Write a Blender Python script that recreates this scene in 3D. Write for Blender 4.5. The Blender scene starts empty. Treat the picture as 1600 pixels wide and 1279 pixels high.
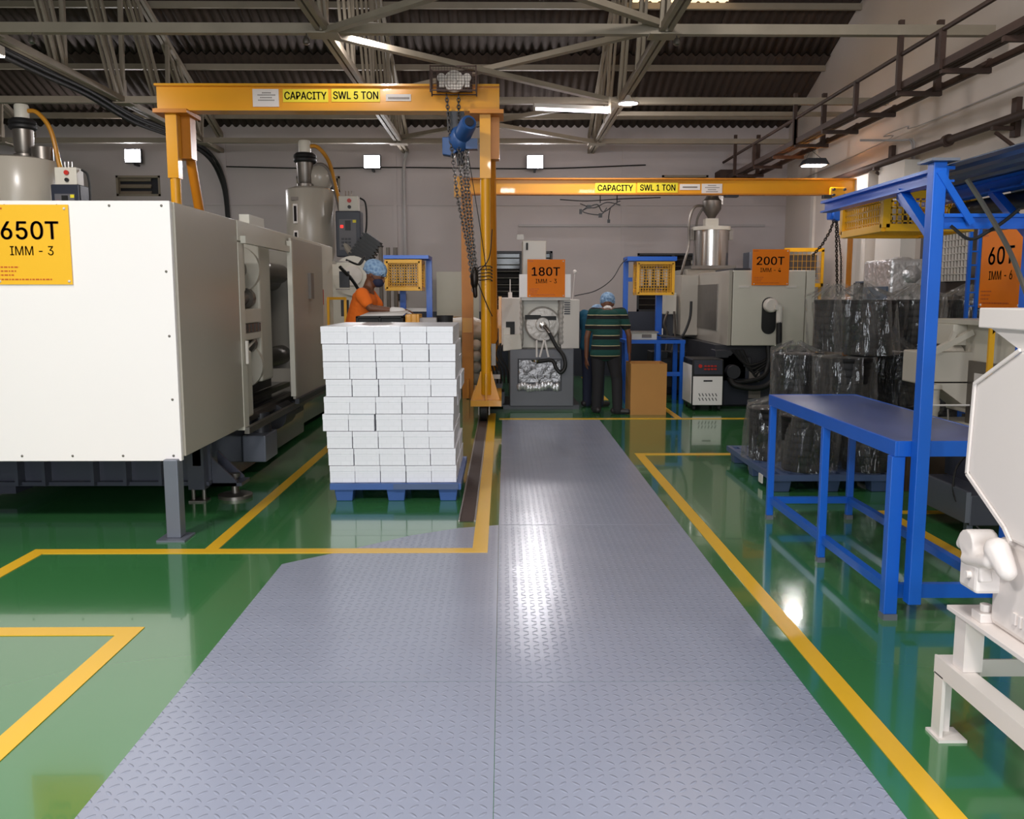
import bpy, bmesh, math, random, os
from mathutils import Vector, Matrix, noise
random.seed(7)
S = bpy.context.scene
COL = S.collection
PI = math.pi

# ---------------------------------------------------------------- camera, world, lights, exposure
cd = bpy.data.cameras.new('camera')
cam = bpy.data.objects.new('camera', cd)
COL.objects.link(cam)
cd.sensor_width = 36.0
cd.lens = 1388.0 / 1600.0 * 36.0
cd.clip_start = 0.05
cam.location = (0, 0, 1.55)
cam.rotation_euler = (math.radians(90 - 7.288), 0, -math.radians(0.578))
S.camera = cam

w = bpy.data.worlds.new('world')
S.world = w
w.use_nodes = True
w.node_tree.nodes['Background'].inputs[0].default_value = (0.75, 0.87, 1.0, 1)
w.node_tree.nodes['Background'].inputs[1].default_value = 0.15

vs = S.view_settings
vs.view_transform = 'Standard'
vs.look = 'None'
vs.exposure = 0.0
vs.gamma = 1.0
vs.use_curve_mapping = False


def area(name, loc, target, sx, sy, power, col=(1, 1, 1), spread=180):
    ld = bpy.data.lights.new(name, 'AREA')
    ld.shape = 'RECTANGLE'
    ld.size, ld.size_y, ld.energy, ld.color = sx, sy, power, col
    ld.spread = math.radians(spread)
    o = bpy.data.objects.new(name, ld)
    COL.objects.link(o)
    o.location = loc
    d = Vector(target) - Vector(loc)
    o.rotation_euler = d.to_track_quat('-Z', 'Y').to_euler()
    return o


# daylight through the open shutter door behind the camera, and high bays hung under the roof ties
area('shutter_daylight', (-0.5, -6.8, 2.3), (-0.6, 6, 1.2), 5.5, 3.6, 560, (0.90, 0.95, 1.0))
for i, (lx, ly, pw) in enumerate([(-3.6, 0.2, 240), (0.0, 0.4, 130), (2.6, 0.2, 60), (-3.0, 3.4, 40)]):
    area('high_bay', (lx, ly, 4.6), (lx, ly + 0.5, 0), 0.7, 0.5, pw, (1.0, 0.96, 0.92))
for lx, ly, lz, pw in [(-1.45, 9.78, 4.3, 30), (1.68, 12.3, 4.06, 22), (0.95, 12.55, 4.02, 14), (4.62, 13.45, 3.46, 16), (-5.2, 9.42, 3.93, 45)]:
    area('lamp_glow', (lx, ly, lz), (lx, ly + (0.7 if lx < 4 else 0.1), lz - 1.0), 0.3, 0.12, pw, (1.0, 0.95, 0.92))


area('right_wall_fill', (1.2, 5.5, 4.9), (5.4, 9.5, 3.6), 0.5, 0.3, 75, (1.0, 0.95, 0.9))  # unseen fill lamp, added only to brighten the right wall


# ---------------------------------------------------------------- materials
def lin(c):
    return tuple((x / 255 / 12.92) if x / 255 <= 0.04045 else ((x / 255 + 0.055) / 1.055) ** 2.4 for x in c)


MATS = {}


def mat(name, rgb, rough=0.5, metal=0.0, var=0.06, scale=6.0, bump=0.0, bscale=40.0, spec=0.5, coat=0.0, stretch=None):
    """principled paint / metal with a little procedural mottling"""
    if name in MATS:
        return MATS[name]
    m = bpy.data.materials.new(name)
    m.use_nodes = True
    nt = m.node_tree
    N, L = nt.nodes, nt.links
    b = N['Principled BSDF']
    c = lin(rgb)
    b.inputs['Roughness'].default_value = rough
    b.inputs['Metallic'].default_value = metal
    b.inputs['Specular IOR Level'].default_value = spec
    b.inputs['Coat Weight'].default_value = coat
    tc = N.new('ShaderNodeTexCoord')
    src = tc.outputs['Object']
    if stretch:
        mp = N.new('ShaderNodeMapping')
        mp.inputs['Scale'].default_value = stretch
        L.new(src, mp.inputs[0])
        src = mp.outputs[0]
    nz = N.new('ShaderNodeTexNoise')
    nz.inputs['Scale'].default_value = scale
    nz.inputs['Detail'].default_value = 4
    L.new(src, nz.inputs['Vector'])
    mx = N.new('ShaderNodeMix')
    mx.data_type = 'RGBA'
    mx.inputs[6].default_value = tuple(x * (1 - var) for x in c) + (1,)
    mx.inputs[7].default_value = tuple(min(1, x * (1 + var)) for x in c) + (1,)
    L.new(nz.outputs['Fac'], mx.inputs[0])
    L.new(mx.outputs[2], b.inputs['Base Color'])
    if bump:
        n2 = N.new('ShaderNodeTexNoise')
        n2.inputs['Scale'].default_value = bscale
        n2.inputs['Detail'].default_value = 3
        L.new(src, n2.inputs['Vector'])
        bp = N.new('ShaderNodeBump')
        bp.inputs['Strength'].default_value = bump
        bp.inputs['Distance'].default_value = 0.02
        L.new(n2.outputs['Fac'], bp.inputs['Height'])
        L.new(bp.outputs[0], b.inputs['Normal'])
    MATS[name] = m
    return m


def emis(name, rgb, k):
    if name in MATS:
        return MATS[name]
    m = bpy.data.materials.new(name)
    m.use_nodes = True
    b = m.node_tree.nodes['Principled BSDF']
    b.inputs['Base Color'].default_value = lin(rgb) + (1,)
    b.inputs['Emission Color'].default_value = lin(rgb) + (1,)
    b.inputs['Emission Strength'].default_value = k
    MATS[name] = m
    return m


def m_plate():
    m = mat('checker_plate_paint', (152, 158, 178), 0.25, 0.0, 0.08, 2.2)
    nt = m.node_tree
    N, L = nt.nodes, nt.links

    def math_(op, a, b=None):
        n = N.new('ShaderNodeMath')
        n.operation = op
        for i, v in enumerate([a, b]):
            if v is None:
                continue
            if isinstance(v, (int, float)):
                n.inputs[i].default_value = v
            else:
                L.new(v, n.inputs[i])
        return n.outputs[0]
    tc = N.new('ShaderNodeTexCoord')
    sp = N.new('ShaderNodeSeparateXYZ')
    L.new(tc.outputs['Object'], sp.inputs[0])
    u = math_('DIVIDE', sp.outputs[0], 0.042)
    v = math_('DIVIDE', sp.outputs[1], 0.042)
    fu, fv = math_('FLOOR', u), math_('FLOOR', v)
    p = math_('SUBTRACT', math_('SUBTRACT', u, fu), 0.5)
    q = math_('SUBTRACT', math_('SUBTRACT', v, fv), 0.5)
    par = math_('FLOORED_MODULO', math_('ADD', fu, fv), 2.0)
    sgn = math_('SUBTRACT', math_('MULTIPLY', par, 2.0), 1.0)
    a = math_('MULTIPLY', math_('ADD', p, math_('MULTIPLY', q, sgn)), 0.7071)
    b = math_('MULTIPLY', math_('SUBTRACT', p, math_('MULTIPLY', q, sgn)), 0.7071)
    e = math_('ADD', math_('POWER', math_('DIVIDE', math_('ABSOLUTE', a), 0.40), 2.0),
              math_('POWER', math_('DIVIDE', math_('ABSOLUTE', b), 0.14), 2.0))
    h = math_('MAXIMUM', math_('SUBTRACT', 1.0, e), 0.0)
    h = math_('POWER', h, 0.5)
    bp = N.new('ShaderNodeBump')
    bp.inputs['Strength'].default_value = 0.9
    bp.inputs['Distance'].default_value = 0.003
    L.new(h, bp.inputs['Height'])
    nz = N.new('ShaderNodeTexNoise')
    nz.inputs['Scale'].default_value = 2.5
    L.new(tc.outputs['Object'], nz.inputs['Vector'])
    b2 = N.new('ShaderNodeBump')
    b2.inputs['Strength'].default_value = 0.25
    b2.inputs['Distance'].default_value = 0.02
    L.new(nz.outputs['Fac'], b2.inputs['Height'])
    L.new(b2.outputs[0], bp.inputs['Normal'])
    L.new(bp.outputs[0], N['Principled BSDF'].inputs['Normal'])
    return m


def m_film():
    m = bpy.data.materials.new('clear_plastic_film')
    m.use_nodes = True
    nt = m.node_tree
    N, L = nt.nodes, nt.links
    for n in list(N):
        if n.type != 'OUTPUT_MATERIAL':
            N.remove(n)
    out = [n for n in N if n.type == 'OUTPUT_MATERIAL'][0]
    tr = N.new('ShaderNodeBsdfTransparent')
    gl = N.new('ShaderNodeBsdfGlossy')
    gl.inputs['Roughness'].default_value = 0.06
    df = N.new('ShaderNodeBsdfDiffuse')
    df.inputs['Color'].default_value = (0.62, 0.6, 0.58, 1)
    tc = N.new('ShaderNodeTexCoord')
    mp = N.new('ShaderNodeMapping')
    mp.inputs['Scale'].default_value = (1, 1, 0.22)
    L.new(tc.outputs['Object'], mp.inputs[0])
    nz = N.new('ShaderNodeTexNoise')
    nz.inputs['Scale'].default_value = 9
    nz.inputs['Detail'].default_value = 3
    nz.inputs['Distortion'].default_value = 1.5
    L.new(mp.outputs[0], nz.inputs['Vector'])
    bp = N.new('ShaderNodeBump')
    bp.inputs['Strength'].default_value = 0.9
    bp.inputs['Distance'].default_value = 0.035
    L.new(nz.outputs['Fac'], bp.inputs['Height'])
    L.new(bp.outputs[0], gl.inputs['Normal'])
    m1 = N.new('ShaderNodeMixShader')
    lf = N.new('ShaderNodeLayerWeight')
    lf.inputs['Blend'].default_value = 0.35
    md = N.new('ShaderNodeMapRange')
    md.inputs[3].default_value = 0.012
    md.inputs[4].default_value = 0.24
    L.new(lf.outputs['Facing'], md.inputs[0])
    L.new(md.outputs[0], m1.inputs[0])
    L.new(tr.outputs[0], m1.inputs[1])
    L.new(df.outputs[0], m1.inputs[2])
    lw = N.new('ShaderNodeLayerWeight')
    lw.inputs['Blend'].default_value = 0.25
    mr = N.new('ShaderNodeMapRange')
    mr.inputs[3].default_value = 0.065
    mr.inputs[4].default_value = 0.42
    L.new(lw.outputs['Fresnel'], mr.inputs[0])
    m2 = N.new('ShaderNodeMixShader')
    L.new(mr.outputs[0], m2.inputs[0])
    L.new(m1.outputs[0], m2.inputs[1])
    L.new(gl.outputs[0], m2.inputs[2])
    L.new(m2.outputs[0], out.inputs[0])
    return m


def m_stripes():
    """striped polo: black / green bands with cream pinstripes, woven round the body"""
    m = bpy.data.materials.new('striped_polo')
    m.use_nodes = True
    N, L = m.node_tree.nodes, m.node_tree.links
    tc = N.new('ShaderNodeTexCoord')
    sp = N.new('ShaderNodeSeparateXYZ')
    L.new(tc.outputs['Object'], sp.inputs[0])
    ad = N.new('ShaderNodeMath')
    ad.operation = 'DIVIDE'
    ad.inputs[1].default_value = 0.132
    L.new(sp.outputs[2], ad.inputs[0])
    fr = N.new('ShaderNodeMath')
    fr.operation = 'FRACT'
    L.new(ad.outputs[0], fr.inputs[0])
    cr = N.new('ShaderNodeValToRGB')
    cr.color_ramp.interpolation = 'CONSTANT'
    E_ = cr.color_ramp.elements
    E_[0].position = 0
    E_[0].color = lin((20, 68, 62)) + (1,)
    E_[1].position = 0.44
    E_[1].color = lin((22, 20, 22)) + (1,)
    e = E_.new(0.80)
    e.color = lin((190, 178, 140)) + (1,)
    e = E_.new(0.87)
    e.color = lin((20, 68, 62)) + (1,)
    L.new(fr.outputs[0], cr.inputs[0])
    b = N['Principled BSDF']
    b.inputs['Roughness'].default_value = 0.9
    L.new(cr.outputs[0], b.inputs['Base Color'])
    return m


def m_hairnet():
    m = mat('hairnet_fabric', (120, 158, 200), 0.8, 0, 0.0)
    N, L = m.node_tree.nodes, m.node_tree.links
    tc = N.new('ShaderNodeTexCoord')
    vo = N.new('ShaderNodeTexVoronoi')
    vo.inputs['Scale'].default_value = 34
    L.new(tc.outputs['Object'], vo.inputs['Vector'])
    cr = N.new('ShaderNodeValToRGB')
    cr.color_ramp.elements[0].color = lin((86, 122, 170)) + (1,)
    cr.color_ramp.elements[1].color = lin((170, 200, 228)) + (1,)
    L.new(vo.outputs['Distance'], cr.inputs[0])
    L.new(cr.outputs[0], N['Principled BSDF'].inputs['Base Color'])
    bp = N.new('ShaderNodeBump')
    bp.inputs['Strength'].default_value = 0.7
    bp.inputs['Distance'].default_value = 0.01
    L.new(vo.outputs['Distance'], bp.inputs['Height'])
    L.new(bp.outputs[0], N['Principled BSDF'].inputs['Normal'])
    return m


def m_carton():
    m = mat('white_carton', (232, 232, 238), 0.36, 0, 0.02, 9)
    N, L = m.node_tree.nodes, m.node_tree.links
    mx = [n for n in N if n.type == 'MIX'][0]
    tc = N.new('ShaderNodeTexCoord')
    mp = N.new('ShaderNodeMapping')
    mp.inputs['Rotation'].default_value = (PI / 2, 0, 0)
    L.new(tc.outputs['Object'], mp.inputs[0])
    br = N.new('ShaderNodeTexBrick')
    br.inputs['Scale'].default_value = 7
    br.inputs['Mortar Size'].default_value = 0.03
    br.inputs['Color1'].default_value = lin((236, 236, 242)) + (1,)
    br.inputs['Color2'].default_value = lin((231, 231, 237)) + (1,)
    br.inputs['Mortar'].default_value = lin((229, 229, 235)) + (1,)
    L.new(mp.outputs[0], br.inputs['Vector'])
    L.new(br.outputs['Color'], N['Principled BSDF'].inputs['Base Color'])
    return m


M = dict(
    floor=mat('green_epoxy', (62, 124, 72), 0.13, 0, 0.12, 0.7, 0.05, 2.0, 0.75, 0.5),
    yline=mat('yellow_line_paint', (240, 188, 44), 0.3, 0, 0.04, 3.0),
    plate=m_plate(),
    wall=mat('painted_wall', (196, 186, 186), 0.75, 0, 0.07, 0.8, 0.05, 8),
    wallside=mat('painted_side_wall', (214, 202, 194), 0.75, 0, 0.07, 0.8, 0.05, 8),
    dado=mat('dado_paint', (58, 62, 80), 0.45, 0, 0.08, 2),
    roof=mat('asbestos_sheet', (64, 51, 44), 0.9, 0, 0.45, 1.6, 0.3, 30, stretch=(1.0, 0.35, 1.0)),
    steel=mat('dusty_painted_steel', (150, 138, 122), 0.6, 0, 0.16, 5),
    rust=mat('rusty_brown_steel', (66, 46, 38), 0.7, 0, 0.3, 12),
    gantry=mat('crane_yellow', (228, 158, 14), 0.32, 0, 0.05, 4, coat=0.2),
    gantryd=mat('crane_yellow_deep', (198, 122, 14), 0.4, 0, 0.1, 8),  # darker, more mottled crane yellow
    sticker=mat('sticker_yellow', (232, 214, 40), 0.5),
    black=mat('black_paint', (18, 17, 18), 0.45),
    ink=mat('sign_ink', (36, 30, 24), 0.6, 0, 0.0),
    brownink=mat('sign_ink_brown', (92, 50, 14), 0.6, 0, 0.0),
    paper=mat('paper_white', (226, 220, 216), 0.7, 0, 0.02),
    greyink=mat('faded_print', (126, 118, 112), 0.7),
    sign_y=mat('sign_yellow', (246, 188, 44), 0.35, 0, 0.03),
    sign_o=mat('sign_orange', (246, 130, 20), 0.6, 0, 0.03, spec=0.25),
    signprint=mat('sign_fine_print', (196, 88, 20), 0.5),
    white=mat('machine_white', (246, 240, 239), 0.38, 0, 0.015, 1.5),
    beige=mat('machine_beige', (210, 204, 191), 0.4, 0, 0.03, 2),
    beiged=mat('machine_beige_grey', (172, 164, 152), 0.28, 0, 0.04, 2),
    dark=mat('machine_base_grey', (66, 68, 80), 0.3, 0, 0.08, 3),
    darkgloss=mat('machine_base_gloss', (52, 54, 60), 0.16, 0, 0.08, 3),
    anth=mat('anthracite', (46, 46, 52), 0.45, 0, 0.1, 4),
    chrome=mat('bright_steel', (196, 192, 188), 0.22, 1.0, 0.06, 4),
    metal=mat('dull_steel', (128, 122, 116), 0.42, 0.9, 0.15, 8),
    greybase=mat('base_cabinet_grey', (88, 88, 94), 0.4, 0, 0.08, 4),
    zinc=mat('grey_post_paint', (112, 116, 128), 0.35, 0.2, 0.08, 5),
    box=m_carton(),
    pallet=mat('pallet_blue', (58, 92, 156), 0.5, 0, 0.12, 5),
    palletg=mat('pallet_blue_grey', (74, 92, 130), 0.55, 0, 0.12, 5),
    blue=mat('blue_paint', (24, 98, 205), 0.3, 0, 0.07, 5),
    bluetop=mat('blue_table_top', (84, 100, 156), 0.28, 0, 0.14, 3),
    bluehoist=mat('hoist_blue', (40, 76, 128), 0.4, 0, 0.1, 6),
    cage=mat('cage_yellow', (240, 176, 24), 0.4),
    rubber=mat('black_rubber', (24, 23, 24), 0.6),
    chainm=mat('oily_chain', (52, 47, 44), 0.35, 0.8, 0.3, 30),
    card=mat('cardboard', (190, 136, 74), 0.8, 0, 0.05, 6),
    cardin=mat('cardboard_inside', (158, 112, 66), 0.85),
    navy=mat('panel_navy', (38, 42, 56), 0.4),
    panelgrey=mat('panel_grey', (96, 94, 98), 0.45),
    red=mat('red_paint', (196, 40, 28), 0.4),
    hose=mat('amber_hose', (188, 128, 36), 0.35),
    skin=mat('skin_brown', (112, 70, 48), 0.55, 0, 0.05, 20),
    orange=mat('orange_cotton', (238, 112, 24), 0.85, 0, 0.05, 12, 0.2, 18),
    teal=mat('teal_cotton', (24, 84, 112), 0.85),
    trouser=mat('black_trouser', (34, 32, 36), 0.85),
    jeans=mat('navy_trouser', (36, 40, 62), 0.85),
    shoe=mat('shoe_leather', (44, 40, 42), 0.5),
    mask=mat('mask_navy', (36, 40, 66), 0.8),
    hair=mat('black_hair', (22, 18, 18), 0.6),
    net=m_hairnet(),
    polo=m_stripes(),
    film=m_film(),
    drum=mat('black_bucket', (20, 19, 21), 0.5, 0, 0.12, 6, spec=0.25),
    sack=mat('white_sack', (206, 200, 190), 0.55, 0, 0.05, 8, 0.5, 14),
    ball=mat('white_ball', (214, 208, 196), 0.5),
    foil=mat('silver_foil', (206, 204, 206), 0.3, 0.6, 0.1, 20, 1.0, 14),
    foildark=mat('dull_foil', (112, 110, 110), 0.3, 0.9, 0.3, 12, 1.0, 10),
    wrap=mat('pale_wrap', (196, 190, 184), 0.4, 0.2, 0.08, 10, 0.8, 16),
    glass=mat('dark_glass', (34, 28, 30), 0.12),
    shutter=mat('dark_louvre', (44, 44, 50), 0.5),
    brownbin=mat('stained_bin', (82, 66, 54), 0.6, 0, 0.5, 5),
    granul=mat('granulator_white', (232, 224, 220), 0.42, 0, 0.02, 3),
    pvc=mat('cream_pvc', (200, 192, 180), 0.4),
    conduit=mat('grey_conduit', (176, 170, 170), 0.5),
    whitepaint=mat('pilaster_white', (222, 214, 206), 0.7, 0, 0.04, 1),
    sheet=mat('blue_grey_sheet', (92, 108, 134), 0.35, 0.5, 0.08, 3),
    slate=mat('slate_blue_panel', (74, 92, 116), 0.5),
    brownpanel=mat('brown_panel', (74, 64, 60), 0.5),
    lens=emis('flood_lens', (255, 252, 255), 70.0),
    tube=emis('tube_light_glow', (250, 238, 255), 6.0),
    redled=emis('red_led', (255, 46, 40), 1.6),
    skyl=emis('skylight_sheet', (255, 226, 180), 1.6),
)

# ---------------------------------------------------------------- geometry helpers
ORG = {}


class MB:
    def __init__(s):
        s.v, s.f, s.sm = [], [], []

    def _add(s, vs_, fs, smooth=False):
        n = len(s.v)
        s.v += [Vector(p) for p in vs_]
        for f in fs:
            s.f.append([i + n for i in f])
            s.sm.append(smooth)
        return s

    def box(s, x0, x1, y0, y1, z0, z1):
        P = [(x0, y0, z0), (x1, y0, z0), (x1, y1, z0), (x0, y1, z0), (x0, y0, z1), (x1, y0, z1), (x1, y1, z1), (x0, y1, z1)]
        return s._add(P, [(0, 3, 2, 1), (4, 5, 6, 7), (0, 1, 5, 4), (1, 2, 6, 5), (2, 3, 7, 6), (3, 0, 4, 7)])

    def bar(s, p, q, wd, ht, up=(0, 0, 1)):
        p, q = Vector(p), Vector(q)
        d = (q - p).normalized()
        u = Vector(up)
        if abs(d.dot(u)) > 0.98:
            u = Vector((0, 1, 0))
        a = d.cross(u).normalized() * (wd / 2)
        b = a.cross(d).normalized() * (ht / 2)
        P = [p - a - b, p + a - b, p + a + b, p - a + b, q - a - b, q + a - b, q + a + b, q - a + b]
        return s._add(P, [(0, 1, 2, 3), (7, 6, 5, 4), (0, 4, 5, 1), (1, 5, 6, 2), (2, 6, 7, 3), (3, 7, 4, 0)])

    def tube(s, pts, r, n=10, cap=True):
        pts = [Vector(p) for p in pts]
        R = r if isinstance(r, (list, tuple)) else [r] * len(pts)
        rings = []
        ref = None
        for i, p in enumerate(pts):
            a = pts[max(0, i - 1)]
            b = pts[min(len(pts) - 1, i + 1)]
            d = (b - a).normalized()
            if ref is None:
                ref = Vector((0, 0, 1)) if abs(d.z) < 0.9 else Vector((1, 0, 0))
            x = d.cross(ref)
            if x.length < 1e-4:
                x = d.cross(Vector((0.3, 1, 0.2)))
            x.normalize()
            y = x.cross(d).normalized()
            ref = y
            rings.append([p + (x * math.cos(t) + y * math.sin(t)) * R[i] for t in [2 * PI * k / n for k in range(n)]])
        P = [q for rg in rings for q in rg]
        F = []
        for i in range(len(pts) - 1):
            for k in range(n):
                F.append((i * n + k, i * n + (k + 1) % n, (i + 1) * n + (k + 1) % n, (i + 1) * n + k))
        s._add(P, F, True)
        if cap:
            m0 = len(s.v) - len(P)
            s.f.append([m0 + k for k in range(n)][::-1])
            s.sm.append(False)
            s.f.append([len(s.v) - n + k for k in range(n)])
            s.sm.append(False)
        return s

    def curve(s, pts, r, n=8, sub=6):
        """smooth tube through control points (Catmull-Rom)"""
        P = [Vector(p) for p in pts]
        Q = [P[0] * 2 - P[1]] + P + [P[-1] * 2 - P[-2]]
        out = []
        for i in range(1, len(Q) - 2):
            for k in range(sub):
                t = k / sub
                a, b, c, d = Q[i - 1], Q[i], Q[i + 1], Q[i + 2]
                out.append(0.5 * ((2 * b) + (c - a) * t + (2 * a - 5 * b + 4 * c - d) * t * t + (3 * b - a - 3 * c + d) * t ** 3))
        out.append(P[-1])
        return s.tube(out, r, n)

    def lathe(s, prof, c=(0, 0, 0), axis='z', n=24, smooth=True):
        P = []
        c = Vector(c)
        for r, h in prof:
            for k in range(n):
                t = 2 * PI * k / n
                a, b = r * math.cos(t), r * math.sin(t)
                P.append(c + Vector({'z': (a, b, h), 'y': (a, h, b), 'x': (h, a, b)}[axis]))
        F = []
        for i in range(len(prof) - 1):
            for k in range(n):
                q = (i * n + k, i * n + (k + 1) % n, (i + 1) * n + (k + 1) % n, (i + 1) * n + k)
                F.append(q if axis != 'y' else q[::-1])
        m0 = len(s.v)
        s._add(P, F, smooth)
        if prof[0][0] > 1e-5:
            s.f.append([m0 + k for k in range(n)][::-1])
            s.sm.append(False)
        if prof[-1][0] > 1e-5:
            s.f.append([m0 + (len(prof) - 1) * n + k for k in range(n)])
            s.sm.append(False)
        return s

    def prism(s, poly, plane, a, b):
        """poly in 2-D extruded from a to b along the missing axis"""
        def pt(u, v, h):
            return {'xz': (u, h, v), 'yz': (h, u, v), 'xy': (u, v, h)}[plane]
        n = len(poly)
        P = [pt(u, v, a) for u, v in poly] + [pt(u, v, b) for u, v in poly]
        return s._add(P, [tuple(range(n)), tuple(range(2 * n - 1, n - 1, -1))] + [(i, i + n, (i + 1) % n + n, (i + 1) % n) for i in range(n)])

    def ball(s, c, r, n=12, m=8, rot=None):
        r = r if isinstance(r, (tuple, list)) else (r, r, r)
        P = []
        c = Vector(c)
        for i in range(m + 1):
            th = PI * i / m
            for k in range(n):
                t = 2 * PI * k / n
                p = Vector((r[0] * math.sin(th) * math.cos(t), r[1] * math.sin(th) * math.sin(t), r[2] * math.cos(th)))
                if rot:
                    p = rot @ p
                P.append(c + p)
        F = [(i * n + k, (i + 1) * n + k, (i + 1) * n + (k + 1) % n, i * n + (k + 1) % n) for i in range(m) for k in range(n)]
        return s._add(P, F, True)

    def caps(s, p, q, r0, r1, n=12):
        """tapered capsule"""
        p, q = Vector(p), Vector(q)
        d = (q - p).normalized()
        pts, R = [], []
        for a in (85, 60, 30):
            pts.append(p - d * r0 * math.sin(math.radians(a)))
            R.append(r0 * math.cos(math.radians(a)))
        for t in (0, 0.33, 0.66, 1):
            pts.append(p.lerp(q, t))
            R.append(r0 + (r1 - r0) * t)
        for a in (30, 60, 85):
            pts.append(q + d * r1 * math.sin(math.radians(a)))
            R.append(r1 * math.cos(math.radians(a)))
        return s.tube(pts, R, n)

    def chain(s, pts, pitch=0.034, r=0.0065, wid=0.02):
        pts = [Vector(p) for p in pts]
        acc = 0.0
        k = 0
        for a, b in zip(pts, pts[1:]):
            d = (b - a)
            L_ = d.length
            d.normalize()
            side = d.cross(Vector((0, 1, 0))).normalized()
            oth = d.cross(side).normalized()
            t = pitch - acc if acc else 0
            while t <= L_:
                c = a + d * t
                e = side if k % 2 else oth
                lp = []
                hl = pitch * 0.72
                for j in range(8):
                    an = 2 * PI * j / 8
                    lp.append(c + d * (hl * math.cos(an)) + e * (wid * 0.62 * math.sin(an)))
                nn = len(lp)
                ring = []
                nrm = d.cross(e).normalized()
                for j in range(nn):
                    o = (lp[j] - c).normalized()
                    for q in range(4):
                        aa = 2 * PI * q / 4 + PI / 4
                        ring.append(lp[j] + o * r * math.cos(aa) + nrm * r * math.sin(aa))
                F = []
                for j in range(nn):
                    for q in range(4):
                        F.append((j * 4 + q, j * 4 + (q + 1) % 4, ((j + 1) % nn) * 4 + (q + 1) % 4, ((j + 1) % nn) * 4 + q))
                s._add(ring, F, True)
                k += 1
                t += pitch
            acc = L_ - (t - pitch)
        return s

    def build(s, name, m, parent=None, bevel=0.0, local=False):
        me = bpy.data.meshes.new(name)
        o0 = Vector((0, 0, 0))
        if parent is not None and not local:
            o0 = ORG.get(parent.name, Vector((0, 0, 0)))
        me.from_pydata([tuple(p - o0) for p in s.v], [], s.f)
        me.polygons.foreach_set('use_smooth', s.sm)
        bm = bmesh.new()
        bm.from_mesh(me)
        bmesh.ops.recalc_face_normals(bm, faces=bm.faces)
        bm.to_mesh(me)
        bm.free()
        if any(s.sm):
            me.set_sharp_from_angle(angle=math.radians(40))
        me.materials.append(M[m] if isinstance(m, str) else m)
        o = bpy.data.objects.new(name, me)
        COL.objects.link(o)
        if parent is not None:
            o.parent = parent
            ORG[o.name] = ORG.get(parent.name, Vector((0, 0, 0)))
        if bevel:
            b = o.modifiers.new('bevel', 'BEVEL')
            b.width = bevel
            b.segments = 2
            b.limit_method = 'ANGLE'
        return o


def tag(o, label, cat, group=None):
    o['label'] = label
    o['category'] = cat
    if group:
        o['group'] = group
    return o


def thing(name, label, cat, loc=(0, 0, 0), rz=0.0, group=None):
    o = bpy.data.objects.new(name, None)
    COL.objects.link(o)
    o.empty_display_size = 0.1
    o.location = loc
    o.rotation_euler = (0, 0, rz)
    ORG[o.name] = Vector(loc)
    return tag(o, label, cat, group)


def struct(o):
    o['kind'] = 'structure'
    return o


def solo(mb, name, m, label, cat, group=None, bevel=0.0):
    return tag(mb.build(name, m, None, bevel), label, cat, group)


def dup(o, parent=None):
    c = o.copy()
    COL.objects.link(c)
    if parent is not None:
        c.parent = parent
    for ch in o.children:
        dup(ch, c)
    return c


FONT = None
_fp = os.path.join(bpy.utils.resource_path('LOCAL'), 'datafiles', 'fonts', 'Inter.woff2')
if os.path.exists(_fp):
    try:
        FONT = bpy.data.fonts.load(_fp)          # Blender's own interface typeface
    except Exception:
        FONT = None


def text(body, loc, width, height, m, parent, rz=0.0, bold=0.0, name='lettering', local=False):
    """upright lettering facing -Y (turned by rz about Z), centred on loc, stretched to width x height"""
    cu = bpy.data.curves.new('t', 'FONT')
    cu.body = body
    cu.size = 1.0
    if FONT:
        cu.font = FONT
    cu.align_x = 'CENTER'
    cu.resolution_u = 3
    ob = bpy.data.objects.new('t', cu)
    COL.objects.link(ob)
    dg = bpy.context.evaluated_depsgraph_get()
    me = bpy.data.meshes.new_from_object(ob.evaluated_get(dg))
    bpy.data.objects.remove(ob)
    bpy.data.curves.remove(cu)
    xs = [v.co.x for v in me.vertices]
    ys = [v.co.y for v in me.vertices]
    sx = width / (max(xs) - min(xs))
    sy = height / (max(ys) - min(ys))
    cx, cy = (max(xs) + min(xs)) / 2, (max(ys) + min(ys)) / 2
    R = Matrix.Rotation(rz, 4, 'Z') @ Matrix.Rotation(PI / 2, 4, 'X')
    o0 = ORG.get(parent.name, Vector((0, 0, 0))) if not local else Vector((0, 0, 0))
    for v in me.vertices:
        v.co = (R @ Vector(((v.co.x - cx) * sx, (v.co.y - cy) * sy, 0))) + Vector(loc) - o0
    if bold:                                        # heavier strokes: the same outlines again, nudged sideways and up
        b0 = bmesh.new()
        b0.from_mesh(me)
        rx = R @ Vector((1, 0, 0)) * (bold * sx)
        rz_ = Vector((0, 0, 1)) * (bold * sy * .6)
        base = b0.verts[:] + b0.edges[:] + b0.faces[:]
        for dv in (rx, -rx, rz_, -rz_):
            g = bmesh.ops.duplicate(b0, geom=base)
            bmesh.ops.translate(b0, vec=dv, verts=[e for e in g['geom'] if isinstance(e, bmesh.types.BMVert)])
        b0.to_mesh(me)
        b0.free()
    me.name = name
    me.materials.clear()
    me.materials.append(M[m])
    o = bpy.data.objects.new(name, me)
    COL.objects.link(o)
    o.parent = parent
    ORG[o.name] = ORG.get(parent.name, Vector((0, 0, 0)))
    return o


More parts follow.
